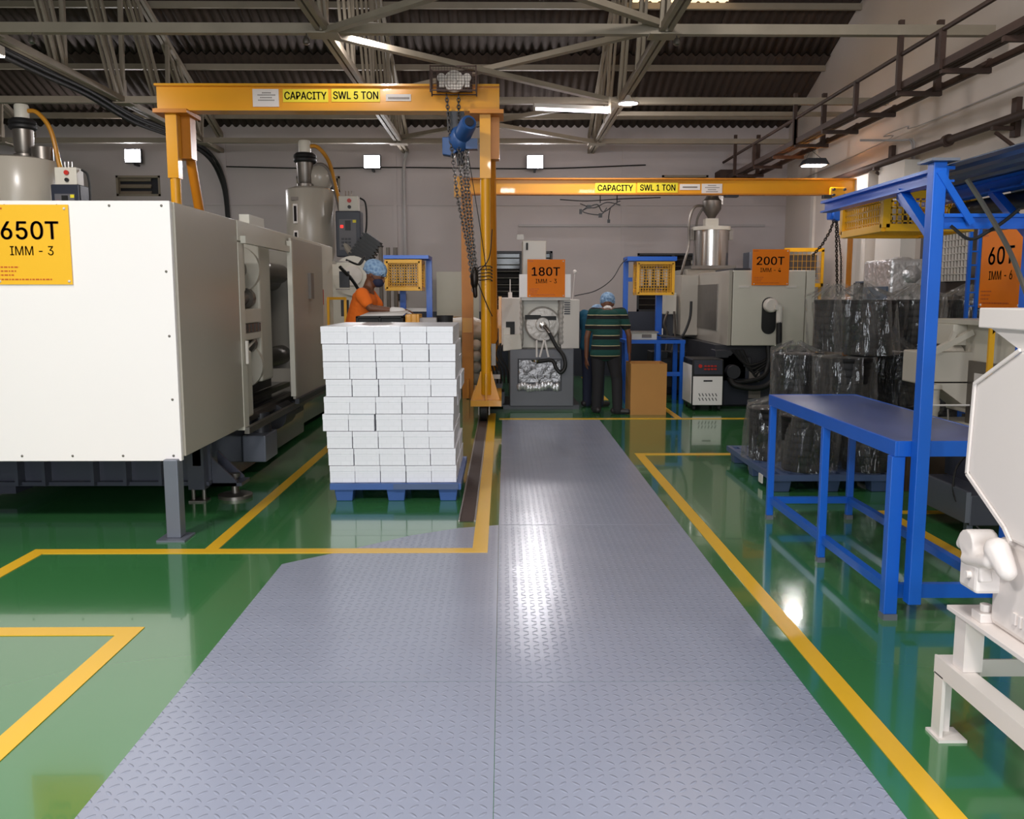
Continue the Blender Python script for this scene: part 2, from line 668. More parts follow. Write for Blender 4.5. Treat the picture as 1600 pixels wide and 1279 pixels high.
def union(mb, name, m, parent, voxel=0.01, smooth=3, local=False):
    """fuse overlapping pieces into one continuous skin"""
    o = mb.build('tmp', m)
    r = o.modifiers.new('r', 'REMESH')
    r.mode = 'VOXEL'
    r.voxel_size = voxel
    if smooth:
        q = o.modifiers.new('s', 'SMOOTH')
        q.factor = 0.5
        q.iterations = smooth
    dg = bpy.context.evaluated_depsgraph_get()
    me = bpy.data.meshes.new_from_object(o.evaluated_get(dg))
    bpy.data.objects.remove(o)
    me.name = name
    o0 = Vector((0, 0, 0))
    if parent is not None and not local:
        o0 = ORG.get(parent.name, o0)
    for v in me.vertices:
        v.co -= o0
    me.polygons.foreach_set('use_smooth', [True] * len(me.polygons))
    if not me.materials:
        me.materials.append(M[m])
    ob = bpy.data.objects.new(name, me)
    COL.objects.link(ob)
    if parent is not None:
        ob.parent = parent
        ORG[ob.name] = ORG.get(parent.name, Vector((0, 0, 0)))
    return ob

# ================================================================ SETTING
WX, WY, LX, RY = 5.4, 17.25, -10.5, -7.0        # right wall, back wall, left wall, rear wall
struct(MB().box(LX, WX + .3, RY, WY + .3, -.12, 0).build('floor', 'floor'))

# painted lines on the floor
LZ = .0035


def line(poly):
    o = MB().prism(poly, 'xy', .0006, LZ).build('floor_line', 'yline', bpy.data.objects['floor'])
    return o


def rect(x0, x1, y0, y1):
    line([(x0, y0), (x1, y0), (x1, y1), (x0, y1)])


rect(-1.84, -1.757, 5.345, 12.9)
rect(-2.88, -.096, 5.25, 5.345)
rect(-.19, -.096, 5.345, 11.7)
rect(-2.88, -2.79, 4.1, 5.25)
rect(-6, -2.88, 4.02, 4.1)
rect(-6, -1.69, 3.94, 4.04)
rect(-1.785, -1.69, 1.5, 3.94)
rect(1.30, 1.385, -1, 8.67)
rect(1.385, 2.9, 8.57, 8.67)
rect(-.05, 3.3, 11.12, 11.22)
rect(2.20, 2.28, 11.22, 12.4)
rect(1.50, 1.58, 13.2, 17)
rect(2.72, 3.6, 6.20, 6.28)
rect(2.72, 2.80, 4.2, 6.20)

# back wall with its openings: two louvred windows at dado height, three small vents high up
opens = [(-.25, .95, 1.25, 2.4), (2.58, 3.98, 1.25, 2.36), (-7.3, -6.47, 3.42, 3.80), (-3.9, -3.08, 3.50, 3.79), (3.02, 3.9, 3.62, 3.82)]


def wall_xz(name, m, x0, x1, y0, y1, z0, z1, holes):
    mb = MB()
    xs = sorted({x0, x1} | {h[0] for h in holes} | {h[1] for h in holes})
    for a, b in zip(xs, xs[1:]):
        zz = z0
        for h in sorted([h for h in holes if h[0] <= a + 1e-6 and h[1] >= b - 1e-6], key=lambda h: h[2]):
            mb.box(a, b, y0, y1, zz, h[2])
            zz = h[3]
        mb.box(a, b, y0, y1, zz, z1)
    return struct(mb.build(name, m))


wall_xz('wall_back', 'wall', LX - .2, WX + .2, WY, WY + .22, 0, 5.1, opens)
struct(MB().box(LX, WX, WY - .012, WY, 0, 1.25).build('dado_back', 'dado'))
# right wall rises with the roof slope


def roofz(y):
    return 4.73 + .37 * (WY - y) if y > 3.5 else 4.73 + .37 * (WY - 3.5) - .37 * (3.5 - y)


struct(MB().prism([(RY, 0), (WY + .2, 0), (WY + .2, 5.0), (3.5, roofz(3.5) + .35), (RY, roofz(RY) + .35)], 'yz', WX, WX + .22).build('wall_right', 'wallside'))
struct(MB().prism([(RY, 0), (WY + .2, 0), (WY + .2, 5.0), (3.5, roofz(3.5) + .35), (RY, roofz(RY) + .35)], 'yz', LX - .22, LX).build('wall_left', 'wall'))
wall_xz('wall_rear', 'wall', LX - .2, WX + .2, RY - .22, RY, 0, 6.2, [(-3.4, 2.4, 0, 4.3)])

# white pilasters and projecting strips on the right wall
for y0, y1, z1, d in [(13.0, 13.75, 3.32, .16), (11.75, 12.55, 3.3, .2), (15.6, 15.75, 4.3, .04)]:
    struct(MB().box(WX - d, WX, y0, y1, 0, z1).build('trim_pilaster', 'whitepaint'))
for x in (-5.25, -2.05, 2.3):
    struct(MB().box(x - .04, x + .04, WY - .02, WY, 1.25, 4.6).build('trim_wall_rib', 'wall'))
struct(MB().box(LX, WX, WY - .025, WY, 3.25, 3.29).build('trim_wall_ledge', 'wall'))

# windows
for i, (a, b, c, d) in enumerate(opens):
    root = MB().box(a, b, WY + .16, WY + .2, c, d).build('window_%d' % (i + 1), 'glass' if i < 2 else 'shutter')
    struct(root)
    f = MB()
    for xx in (a, b - .04):
        f.box(xx, xx + .04, WY - .01, WY + .1, c, d)
    for zz in (c, d - .04):
        f.box(a, b, WY - .01, WY + .1, zz, zz + .04)
    if i < 2:
        f.box((a + b) / 2 - .03, (a + b) / 2 + .03, WY + .02, WY + .08, c, d)
        f.build('window_frame', 'anth', root)
        g = MB()
        n = 9
        for k in range(1, n):
            z = c + (d - c) * k / n
            g.tube([(a, WY + .05, z), (b, WY + .05, z)], .009, 6)
        g.build('window_bar', 'metal', root)
        lv = MB()
        x0 = a if i == 0 else b - .34
        x1 = b if i == 0 else b - .06
        for k in range(8):
            z = c + .03 + k * (.8 if i == 0 else 1.0) / 8
            lv.bar((x0, WY + .13, z + .04), (x1, WY + .13, z + .04), .05, .09, (0, .5, 1))
        lv.build('louvre_blade', 'black' if i == 0 else 'whitepaint', root)
    else:
        f.build('window_frame', 'steel', root)
        lv = MB()
        for k in range(3):
            z = c + (d - c) * (k + .5) / 3
            lv.bar((a, WY + .08, z), (b - .2, WY + .08, z), .03, .07, (0, .7, 1))
        lv.build('louvre_blade', 'steel', root)
# brown door with a mesh light in the right wall
dr = struct(MB().box(WX - .05, WX + .02, 9.6, 11.5, 0, 2.5).build('door_1', 'brownpanel'))
g = MB()
for k in range(9):
    y = 10.25 + k * .075
    g.box(WX - .075, WX - .05, y, y + .012, 1.72, 2.3)
for k in range(8):
    z = 1.72 + k * .08
    g.box(WX - .075, WX - .05, 10.25, 10.86, z, z + .012)
g.build('door_mesh', 'whitepaint', dr)

# ---------------------------------------------------------------- roof: corrugated sheets, purlins
ceil_ = bpy.data.objects.new('ceiling', None)
COL.objects.link(ceil_)
struct(ceil_)


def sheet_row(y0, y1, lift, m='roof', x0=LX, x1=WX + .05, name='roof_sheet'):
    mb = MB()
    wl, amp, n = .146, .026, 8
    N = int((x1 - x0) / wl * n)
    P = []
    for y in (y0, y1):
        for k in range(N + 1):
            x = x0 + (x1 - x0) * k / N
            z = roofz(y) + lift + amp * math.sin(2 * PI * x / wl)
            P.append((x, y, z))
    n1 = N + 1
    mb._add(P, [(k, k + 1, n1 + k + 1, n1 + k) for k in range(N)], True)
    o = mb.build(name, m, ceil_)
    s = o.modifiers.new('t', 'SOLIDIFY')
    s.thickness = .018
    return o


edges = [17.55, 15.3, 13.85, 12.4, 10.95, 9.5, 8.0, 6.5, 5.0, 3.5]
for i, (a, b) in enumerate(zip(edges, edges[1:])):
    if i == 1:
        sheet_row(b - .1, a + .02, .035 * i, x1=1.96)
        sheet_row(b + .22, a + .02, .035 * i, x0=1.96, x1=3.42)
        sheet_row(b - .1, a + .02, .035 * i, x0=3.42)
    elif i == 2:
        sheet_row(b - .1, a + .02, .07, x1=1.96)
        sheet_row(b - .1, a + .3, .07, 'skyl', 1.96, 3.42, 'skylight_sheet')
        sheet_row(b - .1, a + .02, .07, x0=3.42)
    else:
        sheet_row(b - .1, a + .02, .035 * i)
for y0, y1 in [(RY - .3, -3.4), (-3.5, .1), (0, 3.55)]:
    sheet_row(y0, y1, 0)
pur = MB()
for y in (15.42, 13.97, 12.52, 11.07, 9.6, 8.1):
    z = roofz(y) - .085
    pur.box(LX, WX, y - .03, y + .03, z - .045, z + .045)
pur.box(LX, WX, 16.75, 16.81, 4.75, 4.85)
struct(pur.build('roof_purlin', 'steel'))

# ---------------------------------------------------------------- roof trusses and their ties
TZ = 4.25


def angle2(mb, p, q, wd=.05, ht=.075, gap=.022):
    """two steel angles back to back"""
    p, q = Vector(p), Vector(q)
    d = (q - p).normalized()
    sd = Vector((1, 0, 0)) if abs(d.x) < .5 else Vector((0, 1, 0))
    off = sd * (wd / 2 + gap / 2)
    mb.bar(p + off, q + off, wd, ht)
    mb.bar(p - off, q - off, wd, ht)


for X in (1.66, -1.83, -5.3, -8.8):
    tr = bpy.data.objects.new('roof_truss', None)
    COL.objects.link(tr)
    struct(tr)
    mb = MB()
    angle2(mb, (X, 4.6, TZ), (X, WY, TZ))
    mb.build('bottom_chord', 'steel', tr)
    mb = MB()
    angle2(mb, (X, 4.6, roofz(4.6) - .2), (X, WY, roofz(WY) - .2))
    mb.build('top_chord', 'steel', tr)
    ys = [16.1, 14.55, 12.86, 11.2, 9.53, 7.9, 6.3]
    for i, y in enumerate(ys):
        m1 = MB()
        m1.bar((X + .02, y, TZ), (X + .02, y + .1, roofz(y) - .2), .055, .055)
        m1.build('post', 'steel', tr)
        if i + 1 < len(ys):
            m2 = MB()
            angle2(m2, (X, y, TZ), (X, (y + ys[i + 1]) / 2 - .3, roofz((y + ys[i + 1]) / 2 - .3) - .2), .03, .05, .03)
            angle2(m2, (X - .03, y - .12, TZ), (X - .03, ys[i + 1] + .05, roofz(ys[i + 1]) - .2), .03, .05, .03)
            m2.build('diagonal', 'steel', tr)
    gp = MB()
    for y in (9.53, 12.86, 16.1):
        gp.box(X - .16, X + .16, y - .12, y + .12, TZ - .062, TZ - .045)
        gp.box(X - .012, X + .012, y - .16, y + .16, TZ - .05, TZ + .3)
    gp.build('gusset_plate', 'steel', tr)

for y, x1, hh in ((9.53, 5.06, .1), (12.86, WX, .09), (16.1, WX, .085)):
    t = MB()
    t.box(LX, x1, y - .045, y + .045, TZ - .045, TZ - .045 + hh)
    struct(t.build('roof_tie', 'steel'))
struct(MB().box(1.7, WX, 13.6, 13.66, 4.2, 4.26).build('roof_tie', 'steel'))
brace = [((-1.83, 9.5), (1.66, 6.3)), ((1.66, 9.5), (-1.83, 6.3)), ((-1.83, 9.56), (1.66, 12.83)), ((1.66, 9.56), (-1.83, 12.83)),
         ((-1.83, 12.9), (1.66, 16.06)), ((1.66, 12.9), (-1.83, 16.06))]
for i, (a, b) in enumerate(brace):
    z = TZ + (.045 if i % 2 else -.03)
    struct(MB().bar((a[0], a[1], z), (b[0], b[1], z), .085, .06).build('roof_brace', 'steel'))

# ---------------------------------------------------------------- catwalk hung along the right wall
cw = thing('pipe_catwalk', 'rusty brown catwalk with handrail hung high along the right wall', 'catwalk', (4.4, 12, 3.7))
ys = [6.55, 7.6, 8.65, 9.6, 10.7, 11.8, 12.86, 13.9, 14.95, 16.0]
for x, z, a, b in ((4.14, 3.71, .02, .035), (4.24, 3.72, .025, .025), (4.33, 3.73, .022, .022), (4.56, 3.70, .02, .03)):
    MB().box(x - a, x + a, 5.6, 17.0, z - b, z + b).build('stringer', 'rust', cw)
MB().tube([(4.12, 5.6, 4.02), (4.12, 17.0, 4.02)], .024, 8).build('handrail', 'rust', cw)
for i, y in enumerate(ys):
    b = MB()
    b.box(4.12, 4.59, y - .025, y + .025, 3.625, 3.67)
    b.bar((4.575, y, 3.63), (4.575, y, 3.76), .03, .04)
    b.bar((4.4, y, 3.65), (4.57, y, 3.74), .03, .03)
    b.build('bracket', 'rust', cw)
    if i % 2 == 0:
        MB().box(4.095, 4.145, y - .025, y + .025, 3.66, 4.03).build('rail_post', 'rust', cw)
for y in (9.53, 12.86, 16.1):
    MB().box(4.08, 4.13, y - .025, y + .025, 3.66, 4.36).build('hanger', 'rust', cw)
    MB().box(4.48, 4.54, y - .03, y + .03, 3.66, 4.36).build('hanger', 'rust', cw)
MB().box(4.0, 4.5, 16.7, 17.15, 3.5, 3.85).build('end_box', 'rust', cw)

# brown pipe on wall brackets
pp = thing('wall_pipe', 'dark brown pipe on brackets along the right wall below the catwalk', 'pipe', (5.2, 12, 3.35))
MB().tube([(5.2, 5.5, 3.35), (5.2, 14.3, 3.35)], .045, 10).build('pipe', 'rust', pp)
for y in (8.2, 9.55, 12.55):
    b = MB()
    b.box(5.34, WX, y - .05, y + .05, 3.2, 3.6)
    b.bar((5.12, y, 3.29), (5.38, y, 3.29), .05, .04)
    b.bar((5.16, y, 3.25), (5.38, y, 3.1), .03, .03)
    b.build('bracket', 'rust', pp)
MB().lathe([(.07, -.04), (.07, .04)], (5.2, 10.65, 3.35), 'y', 14).build('coupling', 'rust', pp)

cb = MB()
cb.curve([(5.36, 5.5, 3.75), (5.36, 11.4, 3.72), (5.22, 11.8, 3.72), (5.22, 12.5, 3.72), (5.36, 12.8, 3.70), (5.36, 17, 3.6)], .008, 6)
solo(cb, 'wall_cable', 'conduit', 'thin grey cable running along the right wall above the pipe', 'cable')
cb = MB()
for d in (0, .06):
    cb.curve([(4.7, 12.0, 3.58), (5.2 + d, 12.0, 3.58), (5.36, 11.95 - d, 3.55), (5.36, 11.9 - d, 3.2), (5.36, 11.9 - d, 2.2)], .014, 8)
solo(cb, 'conduit_pipe', 'conduit', 'pair of thin conduits bending down the right wall from the catwalk', 'conduit')

# back wall conduits
cb = MB().curve([(-1.78, 17.0, 4.2), (-1.86, 17.2, 3.95), (-1.86, 17.2, 3.2), (-1.86, 17.2, 1.9)], .035, 8)
solo(cb, 'conduit_pipe', 'conduit', 'pale conduit dropping down the back wall from the truss end', 'conduit')
cb = MB().curve([(-5.2, 17.2, 3.96), (-3.6, 17.2, 3.93), (-2.0, 17.2, 3.95), (.6, 17.2, 3.93), (2.7, 17.2, 4.0)], .012, 6)
solo(cb, 'wall_cable', 'rubber', 'sagging dark cable strung along the back wall at flood light height', 'cable')
cb = MB()
cb.box(.3, 5.0, 17.2, 17.24, 2.86, 2.9)
solo(cb, 'conduit_pipe', 'conduit', 'straight horizontal conduit on the back wall below the one ton crane beam', 'conduit')

# black power cables along the left truss, then down the wall
cb = MB()
for k in range(5):
    a, b = .05 * math.cos(k * 1.26), .05 * math.sin(k * 1.26)
    cb.curve([(-5.42 + a, 7.5, 4.2 + b), (-5.42 + a, 10.5, 4.17 + b), (-5.42 + a, 12.0, 4.19 + b), (-5.42 + a, 13.5, 4.12 + b), (-5.42 + a, 15.4, 4.19 + b), (-5.38 + a, 16.7, 4.12 + b), (-5.28 + a * .8, 17.1, 3.8 + b), (-5.2 + a * .5, 17.15, 3.2), (-5.18 + a * .5, 17.15, 1.6)], .024, 7, 5)
solo(cb, 'power_cable_bundle', 'rubber', 'thick bundle of black power cables along the left roof truss and down the back wall', 'cable bundle')

# ---------------------------------------------------------------- lamps in view


def flood(loc, label, pw, aim):
    t = thing('flood_light', label, 'flood light', loc, 0, 'flood lights on the back wall')
    MB().box(-.16, .16, -.03, .05, -.13, .13).build('housing', 'anth', t, .01, True)
    MB().box(-.14, .14, -.036, -.03, -.11, .11).build('lens', 'lens', t, 0, True)
    MB().box(-.02, .02, .05, .25, -.16, -.12).build('bracket', 'anth', t, 0, True)
    area('flood_beam', (loc[0], loc[1] - .06, loc[2]), (loc[0] + aim[0], loc[1] - 6, loc[2] + aim[1]), .26, .2, pw, (1, .97, 1.0))
    return t


flood((-6.85, 17.0, 4.12), 'glowing flood light on the back wall left of the yellow gantry legs', 55, (0, -2.6))
flood((-2.43, 17.0, 4.02), 'glowing flood light on the back wall under the middle of the five ton beam', 60, (-.5, -2.6))
flood((.60, 17.0, 4.02), 'glowing flood light in a dark case right of the yellow gantry post', 55, (0, -2.6))
t = thing('tube_light', 'lit white tube light hung under the roof tie right of the gantry', 'tube light', (.95, 12.6, 4.1))
MB().bar((-.52, 0, .035), (.52, 0, -.005), .06, .05).build('batten', 'whitepaint', t, 0, True)
MB().tube([(-.51, 0, -.01), (.51, 0, -.05)], .018, 8).build('tube', 'tube', t, 0, True)
MB().box(-.53, -.5, -.02, .02, -.03, .15).build('end_cap', 'steel', t, 0, True)
MB().box(.5, .53, -.02, .02, -.07, .15).build('end_cap', 'steel', t, 0, True)
t = thing('tube_light', 'short lit tube light above the roof tie left of the bracing joint', 'tube light', (-1.45, 9.75, 4.33))
MB().bar((-.2, 0, .05), (.18, .1, .05), .07, .04).build('batten', 'whitepaint', t, 0, True)
MB().tube([(-.2, 0, .02), (.18, .1, .02)], .022, 8).build('tube', 'tube', t, 0, True)
t = thing('bay_light', 'saucer shaped lamp under the right roof truss beside the tube light', 'bay light', (1.68, 12.3, 4.1))
MB().lathe([(.14, .0), (.15, .01), (.06, .05), (.02, .11), (0, .112)], (0, 0, 0), 'z', 22).build('shade', 'whitepaint', t, 0, True)
MB().lathe([(0, .006), (.13, .006), (.13, .0), (0, .0)], (0, 0, 0), 'z', 22).build('lens', 'tube', t, 0, True)
t = thing('bay_light', 'dark low bay lamp with glowing lens hung below the catwalk', 'bay light', (4.62, 13.5, 3.50))
MB().prism([(-.19, -.03), (.19, -.03), (.13, .06), (-.13, .06)], 'xz', -.13, .13).build('housing', 'anth', t, 0, True)
MB().box(-.15, .15, -.11, .11, -.036, -.031).build('lens', 'lens', t, 0, True)
MB().bar((-.12, 0, .06), (-.06, 0, .19), .008, .008).build('hanger', 'metal', t, 0, True)
MB().bar((.12, 0, .06), (-.05, 0, .19), .008, .008).build('hanger', 'metal', t, 0, True)
t = thing('flood_light', 'glowing flood light hanging under the roof tie above the 650T machine', 'flood light', (-5.2, 9.42, 4.02), 0)
MB().box(-.12, .12, -.1, .1, -.05, .05).build('housing', 'whitepaint', t, .01, True)
MB().box(-.11, .11, -.09, .09, -.058, -.05).build('lens', 'lens', t, 0, True)
MB().bar((0, 0, .05), (0, .05, .2), .01, .01).build('hanger', 'metal', t, 0, True)
for x, lb in ((-4.78, 'small round lamp holder under the roof tie at far left'), (1.78, 'small round lamp holder under the roof tie at the right bracing joint'), (-2.0, 'small lamp holder hanging under the left bracing joint')):
    t = thing('lamp_holder', lb, 'lamp holder', (x, 9.47, 4.13))
    MB().lathe([(.015, -.045), (.036, -.03), (.036, .0), (.02, .03)], (0, 0, 0), 'z', 14).build('socket', 'metal', t, 0, True)
    MB().bar((0, 0, .02), (0, .03, .09), .01, .01).build('hook', 'metal', t, 0, True)

# ---------------------------------------------------------------- checker plates let into the floor
PZ = .005
plates = [
    ('blue grey checker floor plate, nearest one on the right of the long seam', [(-.03, .4), (1.205, .4), (1.205, 3.42), (-.03, 3.42)]),
    ('blue grey checker floor plate with a bright lamp glint, second along the right strip', [(-.03, 3.424), (1.205, 3.424), (1.205, 5.908), (-.03, 5.908)]),
    ('blue grey checker floor plate, third along the right strip beside the yellow line end', [(-.03, 5.912), (1.205, 5.912), (1.21, 8.47), (-.02, 8.47)]),
    ('darkest checker floor plate at the far end of the strip before the 180T machine', [(-.02, 8.474), (1.21, 8.474), (1.215, 11.07), (-.01, 11.07)]),
    ('blue grey checker floor plate, nearest one on the left of the long seam', [(-1.28, .4), (-.032, .4), (-.032, 3.43), (-1.283, 3.43)]),
    ('blue grey checker floor plate with a slanted green painted far edge', [(-1.284, 3.434), (-.032, 3.434), (-.032, 5.905), (-.3, 5.83), (-.61, 5.64), (-1.03, 5.25), (-1.289, 5.03)]),
]
for lb, poly in plates:
    solo(MB().prism(poly, 'xy', .0002, .0016), 'floor_plate', 'plate', lb, 'floor plate', 'checker plates down the aisle')
# crane rail channel sunk beside the line
rl = thing('crane_rail', 'brown steel crane rail channel beside the yellow line and white cartons', 'rail', (-.26, 8, 0))
MB().prism([(-.302, 6.0), (-.205, 6.0), (-.205, 14), (-.302, 14)], 'xy', .001, .004).build('rail_bed', 'rust', rl)
for x in (-.312, -.202):
    MB().box(x, x + .012, 6.0, 14, .001, .012).build('rail_flange', 'metal', rl)

# ================================================================ 650T MACHINE (left foreground)
T = thing('moulding_machine', 'large white injection moulding machine with the yellow 650T sign on its front', 'moulding machine', (-3.1, 9.5, 0))
fc = MB().box(-4.15, -2.05, 5.6, 5.64, .505, 2.13).build('front_cover', 'white', T, .004)
rv = MB()
for x in (-2.10, -2.42, -2.74, -3.06):
    rv.ball((x, 5.598, 2.10), (.008, .005, .008), 8, 5)
    rv.ball((x, 5.598, .54), (.008, .005, .008), 8, 5)
for z in (.9, 1.3, 1.7):
    rv.ball((-2.09, 5.598, z), (.008, .005, .008), 8, 5)
rv.build('rivet', 'metal', fc)
MB().box(-2.07, -2.035, 5.64, 6.93, .53, 2.125).build('side_cover', 'beiged', T, .004)
MB().box(-2.09, -2.03, 6.93, 7.06, .5, 1.96).build('door_jamb', 'beige', T, .004)
MB().box(-2.02, -2.0, 6.99, 7.02, 1.02, 1.2).build('door_handle', 'whitepaint', T)
MB().box(-4.15, -2.05, 5.64, 6.9, 2.09, 2.125).build('top_cover', 'beige', T)
MB().box(-4.15, -4.1, 5.64, 10.6, .5, 2.12).build('rear_cover', 'beige', T)
MB().box(-2.11, -2.03, 6.93, 10.75, 1.97, 2.125).build('door_header', 'beige', T, .004)
MB().box(-2.03, -1.99, 7.0, 9.9, 1.955, 2.01).build('door_rail', 'beige', T)
MB().box(-2.12, -2.04, 7.3, 7.75, 2.12, 2.2).build('cable_box', 'beige', T)
# sliding door with a clipboard pocket
d = MB().box(-2.01, -1.985, 8.47, 9.9, .57, 2.09).build('sliding_door', 'beiged', T, .004)
MB().box(-2.02, -1.975, 8.44, 8.49, .60, 2.06).build('door_edge', 'beige', d)
MB().box(-1.985, -1.955, 9.16, 9.3, 1.52, 1.78).build('clipboard', 'greyink', d)
MB().box(-2.0, -1.96, 8.5, 9.9, .52, .57).build('door_track', 'anth', d)
# clamp unit behind the open door
pl = MB().box(-3.9, -2.17, 8.02, 8.4, .78, 2.02).build('platen', 'beige', T, .02)
for z in (1.78, .93):
    MB().lathe([(.10, -.02), (.21, -.02), (.21, .05), (.10, .05)], (-2.36, 7.97, z), 'y', 28).build('tie_bar_ring', 'beige', pl)
    MB().tube([(-2.36, 6.3, z), (-2.36, 9.8, z)], .10, 20).build('tie_bar', 'metal', T)
MB().box(-3.9, -2.12, 7.1, 7.42, 1.58, 2.03).build('tail_plate', 'beige', T, .02)
MB().box(-3.9, -2.1, 7.1, 7.45, .55, 1.1).build('tail_plate', 'beige', T, .02)
for z, l in ((1.53, 8.0), (1.13, 8.0)):
    cy = MB()
    cy.tube([(-2.28, 6.9, z), (-2.28, l, z)], .055, 14)
    cy.lathe([(.09, -.07), (.09, .02)], (-2.28, l - .05, z), 'y', 14)
    cy.build('guide_cylinder', 'metal', T)
MB().box(-2.9, -2.14, 7.1, 7.95, 1.32, 1.44).build('ejector_slab', 'beige', T, .008)
MB().box(-2.9, -2.14, 7.1, 7.9, 1.18, 1.24).build('ejector_slab', 'beige', T, .008)
ej = MB()
for k in range(7):
    ej.box(-2.5, -2.13, 7.15 + k * .11, 7.21 + k * .11, 1.245, 1.315)
ej.box(-2.6, -2.16, 7.1, 7.95, 1.26, 1.3)
ej.build('ejector_linkage', 'metal', T)
MB().curve([(-2.2, 7.05, 1.14), (-2.16, 7.3, 1.08), (-2.16, 7.55, 1.12), (-2.2, 7.9, 1.16)], .012, 6).build('hydraulic_hose', 'whitepaint', T)
MB().tube([(-2.45, 8.4, 1.72), (-2.45, 9.9, 1.72)], .12, 18).build('injection_nozzle', 'metal', T)
MB().box(-3.9, -2.6, 6.95, 9.95, .55, 1.9).build('inner_guard', 'anth', T)
MB().box(-3.9, -2.2, 9.5, 9.9, .78, 2.02).build('fixed_platen', 'beiged', T)
tr_ = MB()
tr_.box(-2.45, -2.38, 6.95, 9.9, .55, .6)
tr_.box(-2.2, -2.13, 6.95, 9.9, .5, .56)
tr_.box(-2.04, -2.0, 6.95, 9.9, .47, .52)
tr_.build('slide_rail', 'metal', T)
# bed
MB().prism([(6.62, .14), (14.8, .04), (14.8, .52), (6.62, .52)], 'yz', -3.7, -2.3).build('bed', 'darkgloss', T)
MB().box(-4.1, -2.2, 6.55, 6.72, .14, .17).box(-4.1, -2.2, 6.6, 6.62, .14, .5).build('bed_front_rail', 'dark', T)
for x in (-3.92, -3.62, -3.42, -3.06, -2.82, -2.56):
    MB().box(x, x + .025, 6.5, 6.6, .15, .5).build('bed_rib', 'dark', T)
MB().prism([(6.5, .3), (6.9, .06), (6.95, .06), (9.9, .04), (9.9, .5), (6.5, .5)], 'yz', -2.3, -2.24).build('bed_side', 'darkgloss', T)
ft = MB()
ft.prism([(-2.34, .5), (-2.22, .5), (-2.22, .12), (-2.34, .12)], 'xz', 6.5, 6.7)
ft.prism([(-2.22, .36), (-2.02, .16), (-2.02, .12), (-2.22, .12)], 'xz', 6.62, 6.64)
ft.prism([(-2.22, .36), (-2.02, .16), (-2.02, .12), (-2.22, .12)], 'xz', 6.82, 6.84)
ft.box(-2.22, -1.98, 6.62, 6.84, .12, .145)
ft.build('foot_bracket', 'dark', T)
lf = MB().lathe([(.0, .0), (.13, .0), (.13, .025), (.12, .03), (.03, .035), (.025, .16), (.04, .16), (.04, .19), (.0, .19)], (-2.08, 6.78, 0), 'z', 28)
lf.build('levelling_foot', 'metal', T)
MB().tube([(-2.36, 6.66, 0), (-2.36, 6.66, .14)], .015, 8).tube([(-2.28, 6.66, 0), (-2.28, 6.66, .14)], .015, 8).box(-2.38, -2.25, 6.6, 6.72, .0, .012).build('anchor_bolt', 'metal', T)
MB().box(-2.24, -2.04, 7.55, 7.95, .13, .36).build('junction_box', 'zinc', T, .01)
MB().lathe([(.09, 0), (.075, .17)], (-2.14, 7.8, .36), 'z', 14).build('pump_motor', 'anth', T)
MB().lathe([(.12, -.2), (.12, .2)], (-2.16, 8.5, .42), 'y', 16).build('pump_motor', 'anth', T)
MB().lathe([(.05, -.1), (.05, .1)], (-2.1, 9.1, .46), 'y', 14).box(-2.24, -2.1, 8.9, 9.3, .36, .5).build('valve_block', 'anth', T)
lg = MB().box(-2.155, -2.065, 5.56, 5.66, .012, .52).build('front_leg', 'zinc', T, .006)
MB().box(-2.2, -2.02, 5.5, 5.7, .0, .012).build('leg_plate', 'zinc', lg)
lg = MB().box(-4.1, -4.01, 5.56, 5.66, .012, .52).build('front_leg', 'zinc', T, .006)
MB().box(-4.1, -3.7, 6.65, 9.9, .06, .5).build('bed_box', 'dark', T)
# injection half
MB().box(-2.1, -2.03, 9.95, 10.72, .56, 1.98).build('fixed_side_cover', 'beige', T, .004)
sl = MB().box(-2.03, -2.02, 9.98, 10.12, .9, 1.62).build('warning_strip', 'red', T)
MB().box(-2.02, -2.018, 10.0, 10.1, .95, 1.45).build('strip_print', 'paper', sl)
yg = MB()
for z in (1.2, 1.52):
    yg.bar((-2.02, 10.35, z), (-1.9, 10.8, z), .03, .03)
yg.bar((-2.02, 10.35, 1.2), (-2.02, 10.35, 1.52), .03, .03)
yg.bar((-1.9, 10.8, 1.2), (-1.9, 10.8, 1.52), .03, .03)
yg.build('purge_guard', 'cage', T)
MB().box(-3.7, -2.12, 10.72, 11.2, .5, 2.08).build('nozzle_plate', 'beige', T, .02)
MB().box(-3.7, -1.85, 12.3, 12.6, .5, 1.98).build('injection_plate', 'beige', T, .02)
MB().lathe([(.0, -.06), (.13, -.06), (.14, -.05), (.14, 0)], (-2.05, 12.3, 1.82), 'y', 28).build('motor_cap', 'whitepaint', T)
MB().lathe([(.27, -.04), (.27, 0)], (-2.05, 12.3, 1.82), 'y', 30).build('motor_flange', 'beige', T)
MB().tube([(-3.1, 11.2, 1.35), (-3.1, 12.3, 1.35)], .3, 18).build('barrel_guard', 'beige', T)
MB().box(-3.7, -2.2, 12.6, 14.8, .5, 1.68).build('injection_carriage', 'beiged', T, .02)
hs = MB()
hs.curve([(-1.99, 11.0, 1.9), (-1.86, 11.2, 1.72), (-1.76, 11.4, 1.45), (-1.74, 11.5, 1.1)], .022, 7)
hs.curve([(-1.98, 11.4, 2.0), (-1.85, 11.6, 1.95), (-1.8, 11.7, 2.05), (-1.95, 12.2, 1.98)], .014, 6)
hs.curve([(-2.0, 11.3, 1.45), (-1.92, 11.3, 1.3), (-1.8, 11.4, 1.25), (-1.76, 11.4, 1.15)], .02, 6)
hs.build('black_cable', 'rubber', T)
pv = MB()
for k in range(3):
    pv.tube([(-1.66 + k * .1, 12.25, 1.2), (-1.66 + k * .1, 12.25, 2.2)], .028, 8)
